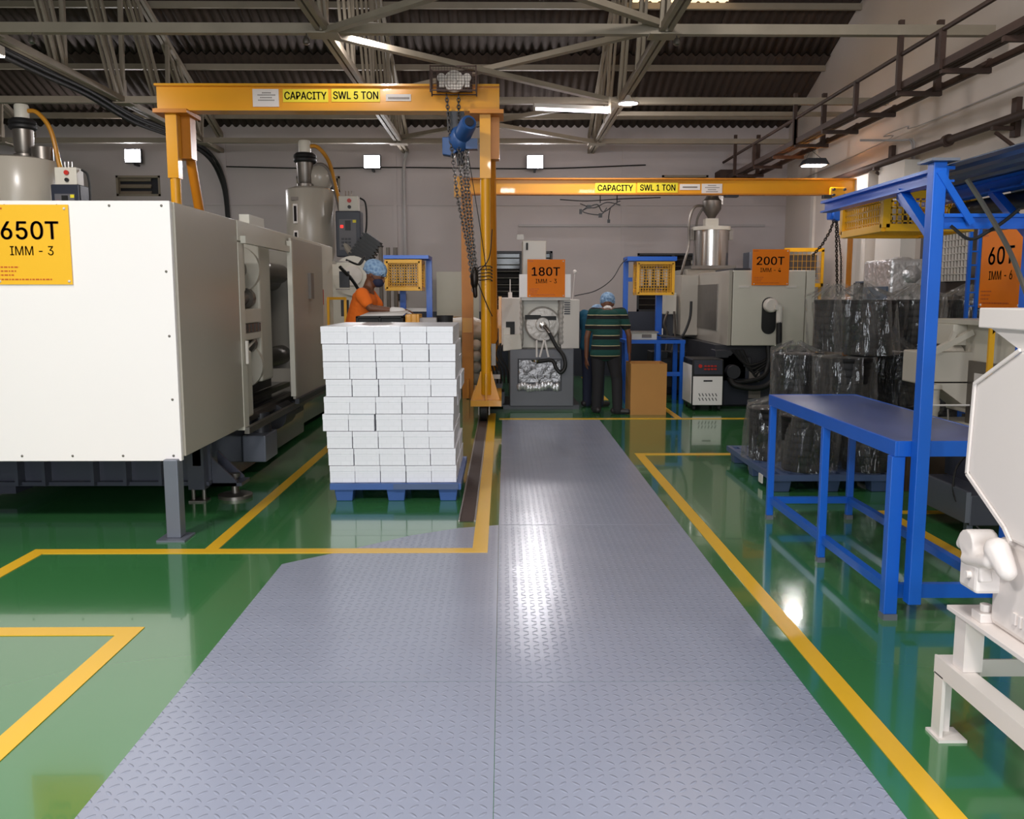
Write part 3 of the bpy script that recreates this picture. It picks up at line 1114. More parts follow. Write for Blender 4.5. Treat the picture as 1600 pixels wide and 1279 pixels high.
pv.build('feed_pipe', 'metal', T)
MB().box(-2.02, -1.9, 11.1, 11.15, 1.65, 1.85).build('valve_cluster', 'anth', T)
MB().box(-1.99, -1.9, 11.0, 11.05, 1.3, 1.5).build('valve_cluster', 'anth', T)
MB().box(-2.02, -1.86, 10.85, 10.9, 1.95, 1.965).build('gauge_shelf', 'metal', T)
MB().box(-2.02, -1.86, 10.85, 10.9, 1.62, 1.635).build('gauge_shelf', 'metal', T)
MB().bar((-1.83, 11.3, 1.36), (-1.74, 11.3, 1.2), .03, .07).build('robot_pendant', 'paper', T)


def sign(parent, name, loc, wd, ht, big, small, board, ink, rz=0.0):
    """orange / yellow machine board facing -Y (turned by rz)"""
    R = Matrix.Rotation(rz, 3, 'Z')
    C = Vector(loc)

    def at(u, v, n):
        return C + R @ Vector((u, -n, v))
    mb = MB()
    a = [at(-wd / 2, -ht / 2, 0), at(wd / 2, -ht / 2, 0), at(wd / 2, ht / 2, 0), at(-wd / 2, ht / 2, 0)]
    b = [at(-wd / 2, -ht / 2, .006), at(wd / 2, -ht / 2, .006), at(wd / 2, ht / 2, .006), at(-wd / 2, ht / 2, .006)]
    mb._add(a + b, [(0, 1, 2, 3), (7, 6, 5, 4), (0, 4, 5, 1), (1, 5, 6, 2), (2, 6, 7, 3), (3, 7, 4, 0)])
    s = mb.build(name, board, parent)
    text(big, at(-.01 * wd, .18 * ht, .0075), wd * (.74 if len(big) > 3 else .6), ht * .225, ink, s, rz, .016)
    text(small, at(0, -.075 * ht, .0075), wd * .56, ht * .115, ink, s, rz, .005)
    fp = MB()

    def strip(u0, u1, v, h):
        fp._add([at(u0 * wd, v * ht, .0075), at(u1 * wd, v * ht, .0075), at(u1 * wd, v * ht + h, .0075), at(u0 * wd, v * ht + h, .0075)], [(0, 1, 2, 3)])
    for u1, v in ((-.18, -.29), (-.22, -.34), (-.24, -.39), (.25, -.445)):
        u = -.45
        k = 0
        while u < u1:
            l = .02 + .025 * ((k * 7) % 3) / 2
            strip(u, min(u + l, u1), v, ht * .018)
            u += l + .012
            k += 1
    for k in range(4):
        strip(-.48 + k * .035, -.455 + k * .035, .44, ht * .022)
    fp.build('fine_print', 'signprint', s)
    for u, v in ((.46, .46), (-.44, -.46), (.46, -.46), (-.46, .46)):
        pass
    sc = MB()
    for u, v in ((.45, .45), (-.44, -.46), (.46, -.46)):
        sc.ball(at(u * wd, v * ht, .006), (.009, .009, .009), 8, 5)
    sc.build('screw', 'whitepaint', s)
    return s


sign(T, 'sign_board', (-2.905, 5.594, 1.862), .475, .485, '650T', 'IMM - 3', 'sign_y', 'brownink')


# ---------------------------------------------------------------- hopper dryers
def hopper(loc, label, r, h, zleg, pipe_style):
    """round dryer hopper: drum, door, vacuum loader on top, control box on its right"""
    t = thing('hopper_dryer', label, 'hopper dryer', loc)
    MB().lathe([(.12, zleg - .5), (.2, zleg - .45), (r, zleg), (r, zleg + h), (r - .01, zleg + h + .015), (r - .3 * r, zleg + h + .05), (0, zleg + h + .06)], (0, 0, 0), 'z', 40).build('drum', 'beiged', t, 0, True)
    top = zleg + h + .05
    # door or sight glasses
    if pipe_style:
        dr_ = MB()
        n = 10
        P = []
        for k in range(n + 1):
            a = -PI / 2 - .95 + k * 1.0 / n
            for z in (zleg + .05, zleg + h - .13):
                P.append(((r + .012) * math.cos(a), (r + .012) * math.sin(a), z))
        dr_._add(P, [(2 * k, 2 * k + 2, 2 * k + 3, 2 * k + 1) for k in range(n)], True)
        dd = dr_.build('drum_door', 'beiged', t, 0, True)
        s_ = dd.modifiers.new('t', 'SOLIDIFY')
        s_.thickness = .02
        a = -PI / 2 - .25
        c = Vector(((r + .02) * math.cos(a), (r + .02) * math.sin(a), zleg + .36))
        g = MB()
        tx = Vector((-math.sin(a), math.cos(a), 0)) * .065
        no = Vector((math.cos(a), math.sin(a), 0)) * .012
        z = Vector((0, 0, .2))
        q = [c - tx - z, c + tx - z, c + tx + z, c - tx + z]
        g._add(q + [p + no for p in q], [(0, 1, 2, 3), (7, 6, 5, 4), (0, 4, 5, 1), (1, 5, 6, 2), (2, 6, 7, 3), (3, 7, 4, 0)])
        g.build('sight_glass', 'glass', dd, .01, True)
    else:
        for z0, z1 in ((zleg + h - .5, zleg + h - .22), (zleg + h - .88, zleg + h - .6)):
            fr = MB().box(-r * .42 - .035, -r * .42 + .035, -r * .93 - .02, -r * .8, z0, z1).build('sight_frame', 'paper', t, .008, True)
            MB().box(-r * .42 - .018, -r * .42 + .018, -r * .93 - .028, -r * .9, z0 + .03, z1 - .03).build('sight_glass', 'glass', fr, 0, True)
        MB().box(-r * .42 - .06, -r * .42 + .06, -r * .93 - .01, -r * .8, zleg + h - .17, zleg + h - .12).build('name_plate', 'greyink', t, 0, True)
    # loader
    lx = -.06 if not pipe_style else .1
    tl = .10 if pipe_style else 0
    ld = MB()
    ld.lathe([(.13, top - .01), (.13, top + .05), (.1, top + .06), (.115, top + .1), (.13, top + .38)], (lx, 0, 0), 'z', 22)
    o = ld.build('loader_jar', 'metal', t, 0, True)
    MB().lathe([(.15, top + .36), (.17, top + .38), (.17, top + .41), (.15, top + .42), (.17, top + .44), (.165, top + .47), (.13, top + .5)], (lx, 0, 0), 'z', 22).build('loader_gasket', 'rubber', o, 0, True)
    MB().lathe([(.09, top + .49), (.09, top + .66), (.08, top + .68), (0, top + .685)], (lx, 0, 0), 'z', 18).build('loader_motor', 'beige', o, 0, True)
    # blower ducts
    if not pipe_style:
        MB().ball((.14, .1, top + .16), (.2, .2, .22), 16, 10).build('duct_elbow', 'beiged', t, 0, True)
        MB().curve([(lx + .1, 0, top + .3), (.2, 0, top + .32), (.34, 0, top + .12), (r + .1, -.02, top - .35), (r + .16, -.04, top - .6)], .035, 9).build('vacuum_hose', 'greyink', t, 0, True)
    else:
        MB().lathe([(.13, 0), (.13, .16)], (.36, -.05, top - .03), 'z', 16).build('air_filter', 'metal', t, 0, True)
    MB().curve([(lx + .05, 0, top + .6), (lx + .2, 0, top + .58), (lx + .36, 0, top + .36), (r + .06, -.02, top - .1), (r + .14, -.04, top - .38)], .03, 9).build('amber_hose', 'hose', t, 0, True)
    # control box
    bx = r + .08
    cb_ = MB().box(bx, bx + .36, -.34, -.06, zleg + h - .98, zleg + h - .32).build('control_box', 'navy', t, .012, True)
    MB().box(bx + .05, bx + .3, -.352, -.34, zleg + h - .88, zleg + h - .44).build('control_panel', 'panelgrey', cb_, 0, True)
    MB().box(bx + .14, bx + .22, -.36, -.352, zleg + h - .6, zleg + h - .46).build('display', 'black', cb_, 0, True)
    MB().box(bx + .07, bx + .11, -.36, -.352, zleg + h - .565, zleg + h - .525).build('power_switch', 'redled', cb_, 0, True)
    MB().box(bx + .25, bx + .3, -.356, -.352, zleg + h - .49, zleg + h - .45).build('warning_label', 'sticker', cb_, 0, True)
    kp = MB()
    for i in range(3):
        for j in range(3):
            kp.box(bx + .08 + i * .05, bx + .12 + i * .05, -.356, -.352, zleg + h - .84 + j * .05, zleg + h - .81 + j * .05)
    kp.build('keypad', 'anth', cb_, 0, True)
    jb = MB().box(bx + .04, bx + .32, -.3, -.1, zleg + h - .32, zleg + h - .1).build('terminal_box', 'beige', t, .01, True)
    MB().lathe([(.03, -.33), (.03, -.3)], (bx + .2, 0, zleg + h - .17), 'y', 12).build('red_button', 'red', jb, 0, True)
    MB().lathe([(.025, -.33), (.025, -.3)], (bx + .2, 0, zleg + h - .26), 'y', 12).build('black_button', 'black', jb, 0, True)
    pins = MB()
    for k in range(3):
        pins.tube([(bx + .13 + k * .045, -.2, zleg + h - .1), (bx + .13 + k * .045, -.2, zleg + h - .02)], .008, 6)
    pins.build('cable_gland', 'chrome', jb, 0, True)
    MB().curve([(bx + .34, -.2, zleg + h - .12), (bx + .42, -.2, zleg + h - .2), (bx + .43, -.2, zleg + h - .5), (bx + .38, -.2, zleg + h - .8)], .014, 6).build('cable', 'rubber', t, 0, True)
    return t


hopper((-2.88, 13.6, 0), 'beige hopper dryer with two slot windows behind the 650T machine', .355, .9, 2.2, False)
h2 = hopper((-6.35, 12, 0), 'beige hopper dryer with dark oval door window at the far left edge', .5, 1.0, 2.28, True)
st = MB()
for x in (-.36, .36):
    for y in (-.36, .36):
        st.box(x - .04, x + .04, y - .04, y + .04, 0, 2.3)
st.build('stand_leg', 'dark', h2, 0, True)
# fan heater leaning out beside the rear hopper
t = thing('blower_motor', 'dark finned blower tilted beside the rear hopper dryer', 'blower', (-2.03, 13.3, 2.2))
mb = MB()
Rm = Matrix.Rotation(.62, 3, 'Y')
for k in range(9):
    c = Rm @ Vector((0, 0, -.2 + k * .05))
    mb.bar(c + Rm @ Vector((-.16, 0, 0)), c + Rm @ Vector((.16, 0, 0)), .3, .03, Rm @ Vector((0, 0, 1)))
mb.bar(Rm @ Vector((0, 0, -.24)), Rm @ Vector((0, 0, .24)), .26, .26)
mb.build('finned_body', 'black', t, 0, True)
MB().curve([(-.3, 0, .12), (-.22, -.05, .0), (-.1, -.1, -.16), (-.02, -.1, -.5), (0, -.1, -.7)], .05, 8).build('duct', 'beiged', t, 0, True)
MB().curve([(.1, -.1, -.15), (.2, -.1, -.3), (.1, -.1, -.45), (.02, -.1, -.4)], .01, 5).build('cable', 'rubber', t, 0, True)
MB().box(-.5, .12, .0, .2, -1.0, -.14).build('mounting_bracket', 'beiged', t, 0, True)

# ================================================================ GANTRY CRANE 5 TON
G = thing('gantry_crane', 'yellow gantry crane with CAPACITY SWL 5 TON lettering on its beam', 'crane', (-2.1, 11.1, 0))
bm_ = MB()
bm_.box(-4.14, -.04, 11.06, 11.08, 3.76, 4.03)
bm_.build('beam_web', 'gantry', G)
MB().box(-4.14, -.04, 10.98, 11.18, 4.025, 4.05).build('top_flange', 'gantry', G)
MB().box(-4.14, -.04, 10.96, 11.2, 3.735, 3.76).build('bottom_flange', 'gantry', G)
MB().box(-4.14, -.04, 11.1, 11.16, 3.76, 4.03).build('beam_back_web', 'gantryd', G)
pt = bpy.data.objects
for s, x in ((-1, -3.94), (1, -.21)):
    MB().box(x - .18, x + .22, 10.85, 11.35, 3.69, 3.735).build('head_plate', 'gantryd', G)
    lgo = MB().tube([(x, 11.0, .33), (x, 11.0, 2.95)], .062, 18).build('front_leg', 'gantry', G)
    MB().box(x - .065, x + .065, 10.93, 11.07, 2.95, 3.69).build('leg_head', 'gantry', lgo)
    gs = MB()
    gs.prism([(x - .17, .26), (x + .17, .26), (x + .07, .62), (x - .07, .62)], 'xz', 10.99, 11.01)
    gs.box(x - .01, x + .01, 10.88, 11.1, .26, .6)
    gs.build('gusset', 'gantry', lgo)
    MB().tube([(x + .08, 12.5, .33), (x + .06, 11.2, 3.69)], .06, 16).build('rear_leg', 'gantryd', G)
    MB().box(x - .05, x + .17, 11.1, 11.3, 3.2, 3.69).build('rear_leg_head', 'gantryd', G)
    MB().box(x - .19, x + .19, 10.85, 12.75, .2, .27).build('end_carriage', 'gantry', G)
    for y in (11.0, 12.55):
        wh = MB().lathe([(.0, -.05), (.05, -.05), (.12, -.04), (.12, .04), (.05, .05), (0, .05)], (x - .03, y, .124), 'x', 20).build('wheel', 'rubber', G)
        MB().box(x - .1, x - .085, y - .04, y + .04, .08, .21).box(x + .03, x + .045, y - .04, y + .04, .08, .21).build('fork', 'metal', wh)
c1 = MB().box(-2.63, -2.09, 11.045, 11.06, 3.85, 4.0).build('capacity_sticker', 'sticker', G)
text('CAPACITY', (-2.36, 11.043, 3.925), .5, .088, 'ink', c1, 0, .022)
c1 = MB().box(-2.05, -1.47, 11.045, 11.06, 3.855, 4.005).build('load_sticker', 'sticker', G)
text('SWL 5 TON', (-1.76, 11.043, 3.93), .535, .088, 'ink', c1, 0, .022)
pn = MB().box(-2.99, -2.68, 11.04, 11.06, 3.795, 4.0).build('test_notice', 'paper', G)
ls = MB()
for wd_, z in ((.09, 3.955), (.2, 3.93), (.14, 3.9), (.19, 3.87)):
    k = 0
    x = -2.83 - wd_ / 2
    while x < -2.83 + wd_ / 2:
        ls.box(x, x + .012, 11.037, 11.04, z - .006, z + .006)
        x += .018
ls.build('notice_print', 'greyink', pn)
pn = MB().box(-1.40, -1.1, 11.045, 11.06, 3.865, 3.945).build('inspection_notice', 'paper', G)
ls = MB()
x = -1.37
while x < -1.13:
    ls.box(x, x + .012, 11.042, 11.045, 3.885, 3.91)
    x += .017
ls.build('notice_print', 'greyink', pn)

# chain hoist of the gantry
Hh = thing('chain_hoist', 'blue chain hoist with bunched chains tied to the gantry post', 'hoist', (-.55, 10.95, 3.6))
cg = MB()
X0, X1, Y0, Y1, Z0, Z1 = -.84, -.31, 10.72, 10.95, 3.92, 4.19
for k in range(17):
    x = X0 + (X1 - X0) * k / 16
    for y in (Y0,):
        cg.box(x - .002, x + .002, y - .002, y + .002, Z0, Z1)
for k in range(9):
    z = Z0 + (Z1 - Z0) * k / 8
    cg.box(X0, X1, Y0 - .002, Y0 + .002, z - .002, z + .002)
for x in (X0, X1):
    cg.box(x - .008, x + .008, Y0 - .008, Y0 + .008, Z0 - .02, Z1 + .01)
    cg.box(x - .008, x + .008, Y1 - .008, Y1 + .008, Z0 - .02, Z1 + .01)
    for k in range(8):
        y = Y0 + (Y1 - Y0) * k / 7
        cg.box(x - .003, x + .003, y - .003, y + .003, Z0, Z1)
for z in (Z0, Z1):
    cg.box(X0, X1, Y0 - .008, Y0 + .008, z - .006, z + .006)
    cg.box(X0, X1, Y1 - .008, Y1 + .008, z - .006, z + .006)
cg.build('guard_cage', 'rust', Hh)
ww = MB().lathe([(0, -.02), (.03, -.03), (.04, -.01), (.085, -.01), (.1, -.03), (.12, -.03), (.125, .02), (0, .02)], (-.57, 10.86, 4.05), 'y', 30).build('chain_wheel', 'whitepaint', Hh)
MB().box(-.78, -.36, 10.9, 10.93, 3.94, 4.17).build('trolley_plate', 'rust', Hh)
for sx in (-1, 1):
    MB().lathe([(.02, -.02), (.05, -.02), (.05, .02), (.02, .02)], (-.57 + sx * .15, 10.86, 4.09), 'y', 16).box(-.6 + sx * .15, -.54 + sx * .15, 10.85, 10.87, 3.98, 4.06).build('trolley_roller', 'whitepaint', Hh)
MB().box(-.66, -.46, 10.9, 11.04, 3.5, 3.72).build('suspension_block', 'anth', Hh)
a = Vector((-.50, 10.95, 3.42))
b = Vector((-.40, 10.66, 3.53))
mt = MB().tube([a, a.lerp(b, .35), b, b + (b - a) * .12], [.11, .105, .1, .085], 18)
mt.build('motor', 'bluehoist', Hh)
MB().tube([b + (b - a) * .1, b + (b - a) * .16], .055, 16).build('motor_cap', 'anth', Hh)
MB().ball((-.52, 10.94, 3.4), (.14, .13, .16), 14, 10).box(-.44, -.3, 10.85, 11.0, 3.28, 3.4).build('gearbox', 'bluehoist', Hh)
MB().prism([(-.72, 3.22), (-.6, 3.2), (-.53, 3.28), (-.53, 3.42), (-.72, 3.42)], 'xz', 10.88, 11.02).build('control_box', 'bluehoist', Hh, .01)
MB().tube([(-.52, 10.95, 3.32), (-.5, 10.95, 3.1)], .05, 10).build('chain_guide', 'anth', Hh)
pts = [(-.36, 10.9, 1.85)]
for i, p in enumerate([[(-.66, 10.86, 3.88), (-.62, 10.88, 3.4), (-.54, 10.88, 2.7), (-.42, 10.89, 2.1), (-.36, 10.9, 1.62)],
                       [(-.52, 10.86, 3.88), (-.52, 10.86, 3.2), (-.47, 10.87, 2.6), (-.40, 10.88, 2.1), (-.335, 10.88, 1.66)],
                       [(-.47, 10.9, 3.3), (-.44, 10.9, 2.7), (-.38, 10.9, 2.1), (-.32, 10.9, 1.72)],
                       [(-.43, 10.92, 3.3), (-.41, 10.92, 2.8), (-.36, 10.92, 2.2), (-.31, 10.9, 1.75)]]):
    MB().chain(p, .04, .0095, .03).build('chain', 'chainm', Hh)
MB().ball((-.345, 10.89, 1.76), (.05, .05, .14), 12, 8).caps((-.345, 10.89, 1.7), (-.335, 10.89, 1.55), .03, .026).build('chain_bunch', 'chainm', Hh)
rp = MB()
for k in range(5):
    z = 1.74 + k * .04
    rp.curve([(-.36, 10.85, 1.76 + .02 * k), (-.28, 10.915, z), (-.17, 10.91, z + .01), (-.13, 11.0, z - .01), (-.2, 11.075, z), (-.29, 11.04, z), (-.34, 10.95, 1.77)], .006, 5)
rp.curve([(-.3, 10.9, 1.7), (-.2, 10.91, 1.45), (-.13, 10.95, 1.3)], .006, 5)
rp.curve([(-.34, 10.9, 1.8), (-.17, 10.91, 2.0), (-.13, 10.95, 2.35)], .006, 5)
rp.curve([(-.41, 10.9, 3.2), (-.28, 10.92, 2.4), (-.2, 10.92, 1.85)], .005, 5)
rp.build('tie_rope', 'rubber', Hh)

# ================================================================ 1 TON CRANE BEAM
K = thing('overhead_crane', 'yellow crane beam with CAPACITY SWL 1 TON lettering on two square posts', 'crane', (2.4, 13.5, 0))
MB().box(-.62, 5.33, 13.49, 13.51, 3.06, 3.26).build('beam_web', 'gantry', K)
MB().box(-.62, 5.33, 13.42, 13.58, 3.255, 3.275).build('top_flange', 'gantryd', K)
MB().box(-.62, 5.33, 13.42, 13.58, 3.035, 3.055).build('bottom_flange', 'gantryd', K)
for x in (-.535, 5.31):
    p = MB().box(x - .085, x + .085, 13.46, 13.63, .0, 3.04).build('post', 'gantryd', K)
    MB().box(x - .02, x + .02, 13.38, 13.46, .012, .3).build('post_gusset', 'gantryd', p)
    if x < 0:
        MB().box(x - .075, x + .075, 13.452, 13.46, 1.0, 1.22).build('worn_sticker', 'gantry', p)
c1 = MB().box(1.37, 1.975, 13.48, 13.49, 3.065, 3.21).build('capacity_sticker', 'sticker', K)
text('CAPACITY', (1.67, 13.478, 3.138), .52, .088, 'ink', c1, 0, .022)
c1 = MB().box(1.995, 2.6, 13.48, 13.49, 3.07, 3.215).build('load_sticker', 'sticker', K)
text('SWL 1 TON', (2.3, 13.478, 3.143), .52, .088, 'ink', c1, 0, .022)
pn = MB().box(2.63, 2.93, 13.48, 13.49, 3.11, 3.195).build('inspection_notice', 'paper', K)
MB().box(2.67, 2.89, 13.477, 13.48, 3.14, 3.16).build('notice_print', 'greyink', pn)
pn = MB().box(2.955, 3.26, 13.48, 13.49, 3.05, 3.2).build('test_notice', 'paper', K)
ls = MB()
for wd_, z in ((.12, 3.175), (.2, 3.145), (.12, 3.115), (.17, 3.085)):
    x = 3.107 - wd_ / 2
    while x < 3.107 + wd_ / 2:
        ls.box(x, x + .012, 13.477, 13.48, z - .006, z + .006)
        x += .018
ls.build('notice_print', 'greyink', pn)
MB().box(3.3, 3.5, 13.44, 13.56, 3.005, 3.035).build('end_stop', 'anth', K)
MB().box(-.72, -.6, 13.44, 13.56, 3.0, 3.3).build('end_bracket', 'gantry', K)
for k in range(2):
    pass
# wire festoon gadget under the beam
t = thing('cable_trolley', 'tangle of wires and small black clamps under the one ton crane beam', 'cable trolley', (1.45, 13.5, 2.95))
mb = MB()
for pts in ([(-.3, 0, -.04), (-.1, 0, -.1), (.1, 0, -.02), (.3, 0, -.06)], [(-.25, 0, -.13), (-.05, 0, -.05), (.05, 0, -.16), (.25, 0, -.02), (.3, 0, .0)],
            [(-.2, 0, -.08), (-.25, 0, -.16), (.0, 0, -.2), (.1, 0, -.1)], [(.15, 0, -.1), (.13, 0, -.22), (.13, 0, -.3)], [(-.6, .0, .02), (-.2, 0, .0), (.3, .0, .03), (.9, 0, .05)],
            [(0, 0, .08), (0, 0, -.03)], [(.25, 0, .08), (.25, 0, -.03)]):
    mb.curve(pts, .008, 5)
mb.build('wire', 'rubber', t, 0, True)
MB().box(-.31, -.27, -.02, .02, -.19, -.12).box(-.02, .03, -.02, .02, -.24, -.18).box(-.2, -.14, -.02, .02, -.11, -.06).box(.11, .15, -.02, .02, -.32, -.27).build('clamp', 'black', t, 0, True)

Q = thing('chain_hoist', 'small bright blue chain hoist on yellow trolley near the right wall', 'hoist', (4.93, 13.4, 2.9))
tb = MB()
for sy in (-.1, .3):
    pass
MB().box(4.83, 5.07, 13.36, 13.41, 2.98, 3.14).build('trolley', 'gantry', Q, .02)
rr = MB()
for x, z in ((4.87, 3.1), (5.03, 3.1), (4.87, 3.02), (5.03, 3.02)):
    rr.lathe([(.02, -.06), (.02, -.02)], (x, 13.36, z), 'y', 8)
rr.build('trolley_bolt', 'anth', Q)
MB().box(4.74, 4.86, 13.36, 13.46, 2.98, 3.03).build('trolley_pin', 'anth', Q)
MB().chain([(4.93, 13.4, 3.0), (4.93, 13.4, 2.86)], .034, .008, .024).build('hook_chain', 'chainm', Q)
MB().box(4.83, 5.03, 13.33, 13.47, 2.67, 2.83).lathe([(.09, -.12), (.1, 0), (.08, .1)], (4.95, 13.4, 2.74), 'y', 16).build('hoist_body', 'blue', Q, .015)
MB().chain([(4.95, 13.4, 2.68), (4.98, 13.4, 2.2), (5.02, 13.4, 1.55)], .036, .009, .026).build('load_chain', 'chainm', Q)
MB().chain([(4.92, 13.38, 2.68), (4.86, 13.38, 2.5), (4.75, 13.38, 2.3), (4.62, 13.38, 2.15)], .036, .009, .026).build('hand_chain', 'chainm', Q)
MB().chain([(4.97, 13.42, 2.68), (5.06, 13.42, 2.1), (5.08, 13.42, 1.55)], .03, .006, .018).build('slack_chain', 'chainm', Q)

# ================================================================ 180T MACHINE (end-on, far middle)
A = thing('moulding_machine', 'grey end-on moulding machine carrying the orange 180T sign', 'moulding machine', (.52, 13, 0))
MB().box(.09, .97, 12.12, 12.95, .04, .83).build('base_cabinet', 'greybase', A, .012)
MB().box(.0, 1.05, 12.14, 13.2, .0, .06).build('base_skirt', 'anth', A)
MB().box(.2, .8, 12.095, 12.125, .26, .70).build('access_panel', 'anth', A, .006)
fo = MB()
for k in range(14):
    x = .22 + k * .04
    fo.ball((x, 12.09, .30 + .05 * random.random()), (.035, .02, .05 + .02 * random.random()), 8, 6)
fo.build('foil_scrap', 'foil', A)
MB().box(.22, .78, 12.085, 12.095, .38, .68).build('foil_sheet', 'foildark', A)
MB().box(-.02, .25, 12.22, 15.8, .87, 1.52).build('side_guard', 'whitepaint', A, .008)
MB().box(-.06, -.02, 12.3, 15.8, .86, 1.54).build('guard_edge', 'gantry', A)
MB().box(-.1, -.06, 12.4, 12.44, 1.1, 1.36).build('guard_handle', 'gantry', A)
MB().box(.25, .8, 12.4, 15.8, .83, 1.52).build('clamp_body', 'beige', A, .01)
MB().box(.8, 1.05, 12.26, 15.8, .83, 1.5).build('right_guard', 'whitepaint', A, .008)
MB().box(.09, 1.0, 12.95, 16, .04, .83).build('bed', 'anth', A)
ds = MB().lathe([(0, -.1), (.09, -.1), (.1, -.07), (.22, -.06), (.245, -.03), (.245, .06), (.2, .09)], (.545, 12.3, 1.16), 'y', 36).build('hydraulic_cylinder', 'wrap', A)
MB().box(.3, .52, 12.225, 12.24, 1.23, 1.29).box(.52, .73, 12.225, 12.235, 1.22, 1.275).build('black_tape', 'rubber', ds)
MB().lathe([(.02, -.06), (.05, -.05), (.05, .0)], (.545, 12.2, 1.15), 'y', 14).tube([(.545, 12.17, 1.15), (.6, 12.13, 1.1), (.66, 12.1, 1.0)], .03, 10).build('hose_coupling', 'chrome', ds)
MB().curve([(.63, 12.1, 1.05), (.72, 12.06, .88), (.82, 12.0, .74), (.84, 11.98, .6), (.78, 11.98, .52), (.72, 12.0, .58), (.66, 12.04, .68), (.46, 12.06, .66)], .026, 9).build('black_hose', 'rubber', A)
pv = MB()
for x0, x1 in ((.46, .46), (.56, .5), (.57, .62)):
    pv.tube([(x0, 12.12, .95), (x1, 12.1, .72)], .014, 8)
pv.build('drain_pipe', 'paper', A)
MB().lathe([(.02, 0), (.05, .0), (.055, .03)], (.44, 12.05, .66), 'z', 12).build('drip_cup', 'chrome', A)
wrk, wr2 = MB(), MB()
for k in range(9):
    wrk.ball((.245 + .012 * random.random(), 12.3, .9 + k * .07), (.035, .12, .06), 8, 6)
    wr2.ball((.80 + .012 * random.random(), 12.36, .92 + k * .068), (.05, .14, .06), 8, 6)
union(wrk, 'wrap_film', 'wrap', A, .012, 2)
union(wr2, 'wrap_film', 'wrap', A, .012, 2)
MB().box(.0, .1, 12.19, 12.22, .92, 1.12).prism([(.0, .80), (.26, .83), (.24, 1.03), (.0, 1.02)], 'xz', 12.12, 12.2).build('waste_bag', 'sack', A, .01)
MB().box(.04, .16, 12.2, 12.215, 1.02, 1.2).build('black_box', 'rubber', A)
MB().box(.22, .92, 12.16, 12.2, 1.53, 1.84).build('sign_backing', 'white', A)
sign(A, 'sign_board', (.585, 12.15, 1.785), .51, .505, '180T', 'IMM - 3', 'sign_o', 'ink')
MB().box(.25, .92, 12.2, 13.2, 1.49, 1.53).build('top_plate', 'metal', A)
MB().box(.28, .62, 12.9, 13.4, 1.53, 2.33).build('control_cabinet', 'beiged', A, .01)
MB().box(.33, .36, 12.87, 12.9, 2.2, 2.3).build('cabinet_latch', 'rubber', A)
MB().box(.2, .3, 12.95, 12.97, 2.35, 2.42).build('wire_bracket', 'metal', A)
MB().tube([(.1, 12.5, 1.52), (.1, 12.5, 1.6)], .03, 10).tube([(.1, 12.5, 1.6), (.1, 12.5, 1.78)], .008, 6).build('sensor_pole', 'paper', A)
MB().tube([(.97, 12.5, 1.5), (1.0, 12.5, 1.85)], .006, 6).ball((1.0, 12.5, 1.88), .03, 8, 6).build('antenna', 'paper', A)
gx = MB()
for k in range(6):
    gx.box(.84, .92, 12.24, 12.26, 1.3 + k * .03, 1.315 + k * .03)
gx.build('vent_slot', 'anth', A)
MB().curve([(1.0, 12.5, 1.55), (1.3, 12.6, 1.62), (1.55, 12.8, 1.78), (1.7, 12.9, 2.0), (1.82, 13.0, 2.1)], .007, 5).build('overhead_wire', 'rubber', A)
# oily pumps and hoses on its left
pm = MB()
pm.box(-.2, .02, 12.3, 12.7, .02, .22)
pm.lathe([(.1, -.2), (.1, .2)], (-.1, 12.6, .32), 'y', 14)
pm.box(-.14, -.02, 12.3, 12.6, .36, .52)
pm.build('pump_unit', 'anth', A)
hs = MB()
for k in range(5):
    x = -.18 + k * .05
    hs.curve([(x, 12.25, .95 - .05 * (k % 2)), (x - .05, 12.2, .75), (x + .04, 12.22, .55), (x + .05, 12.3, .35)], .014, 6)
hs.build('hydraulic_hose', 'rubber', A)
MB().box(-.2, -.04, 12.15, 12.2, .42, .48).box(-.16, -.1, 12.18, 12.2, .6, .9).build('pipe_fitting', 'metal', A)
MB().box(-.25, -.12, 12.0, 12.3, .22, .34).build('yellow_valve', 'gantry', A, .02)

# ================================================================ 200T MACHINE (far right of the middle)
B = thing('moulding_machine', 'boxy beige moulding machine carrying the orange 200T sign', 'moulding machine', (3.7, 14, 0))
MB().box(3.19, 4.2, 12.4, 15.2, .86, 1.9).build('front_guard', 'beige', B, .012)
MB().box(3.13, 3.18, 12.4, 15.2, .86, 1.9).build('left_guard', 'beiged', B, .006)
MB().box(4.21, 4.33, 12.4, 15.2, .86, 1.9).build('right_guard', 'beige', B, .006)
MB().box(3.115, 3.13, 13.0, 14.7, 1.05, 1.72).build('guard_window', 'metal', B)
MB().box(2.85, 3.13, 14.3, 15.2, .92, 1.88).build('side_window_guard', 'beiged', B, .01)
ho = MB()
poly = []
for k in range(11):
    a = PI * k / 10
    poly.append((3.70 + .1 * math.cos(a), 1.43 + .1 * math.sin(a)))
for k in range(11):
    a = PI + PI * k / 10
    poly.append((3.70 + .1 * math.cos(a), 1.12 + .1 * math.sin(a)))
ho.prism(poly, 'xz', 12.385, 12.42)
ho.build('hose_slot', 'black', B)
el = MB().lathe([(.0, -.1), (.075, -.1), (.095, -.08), (.10, .0)], (3.71, 12.38, 1.42), 'y', 24).build('water_elbow', 'whitepaint', B)
MB().tube([(3.8, 12.24, 1.4), (3.8, 12.24, 1.18)], [.045, .04], 14).box(3.73, 3.8, 12.2, 12.28, 1.36, 1.43).build('elbow_spout', 'whitepaint', el)
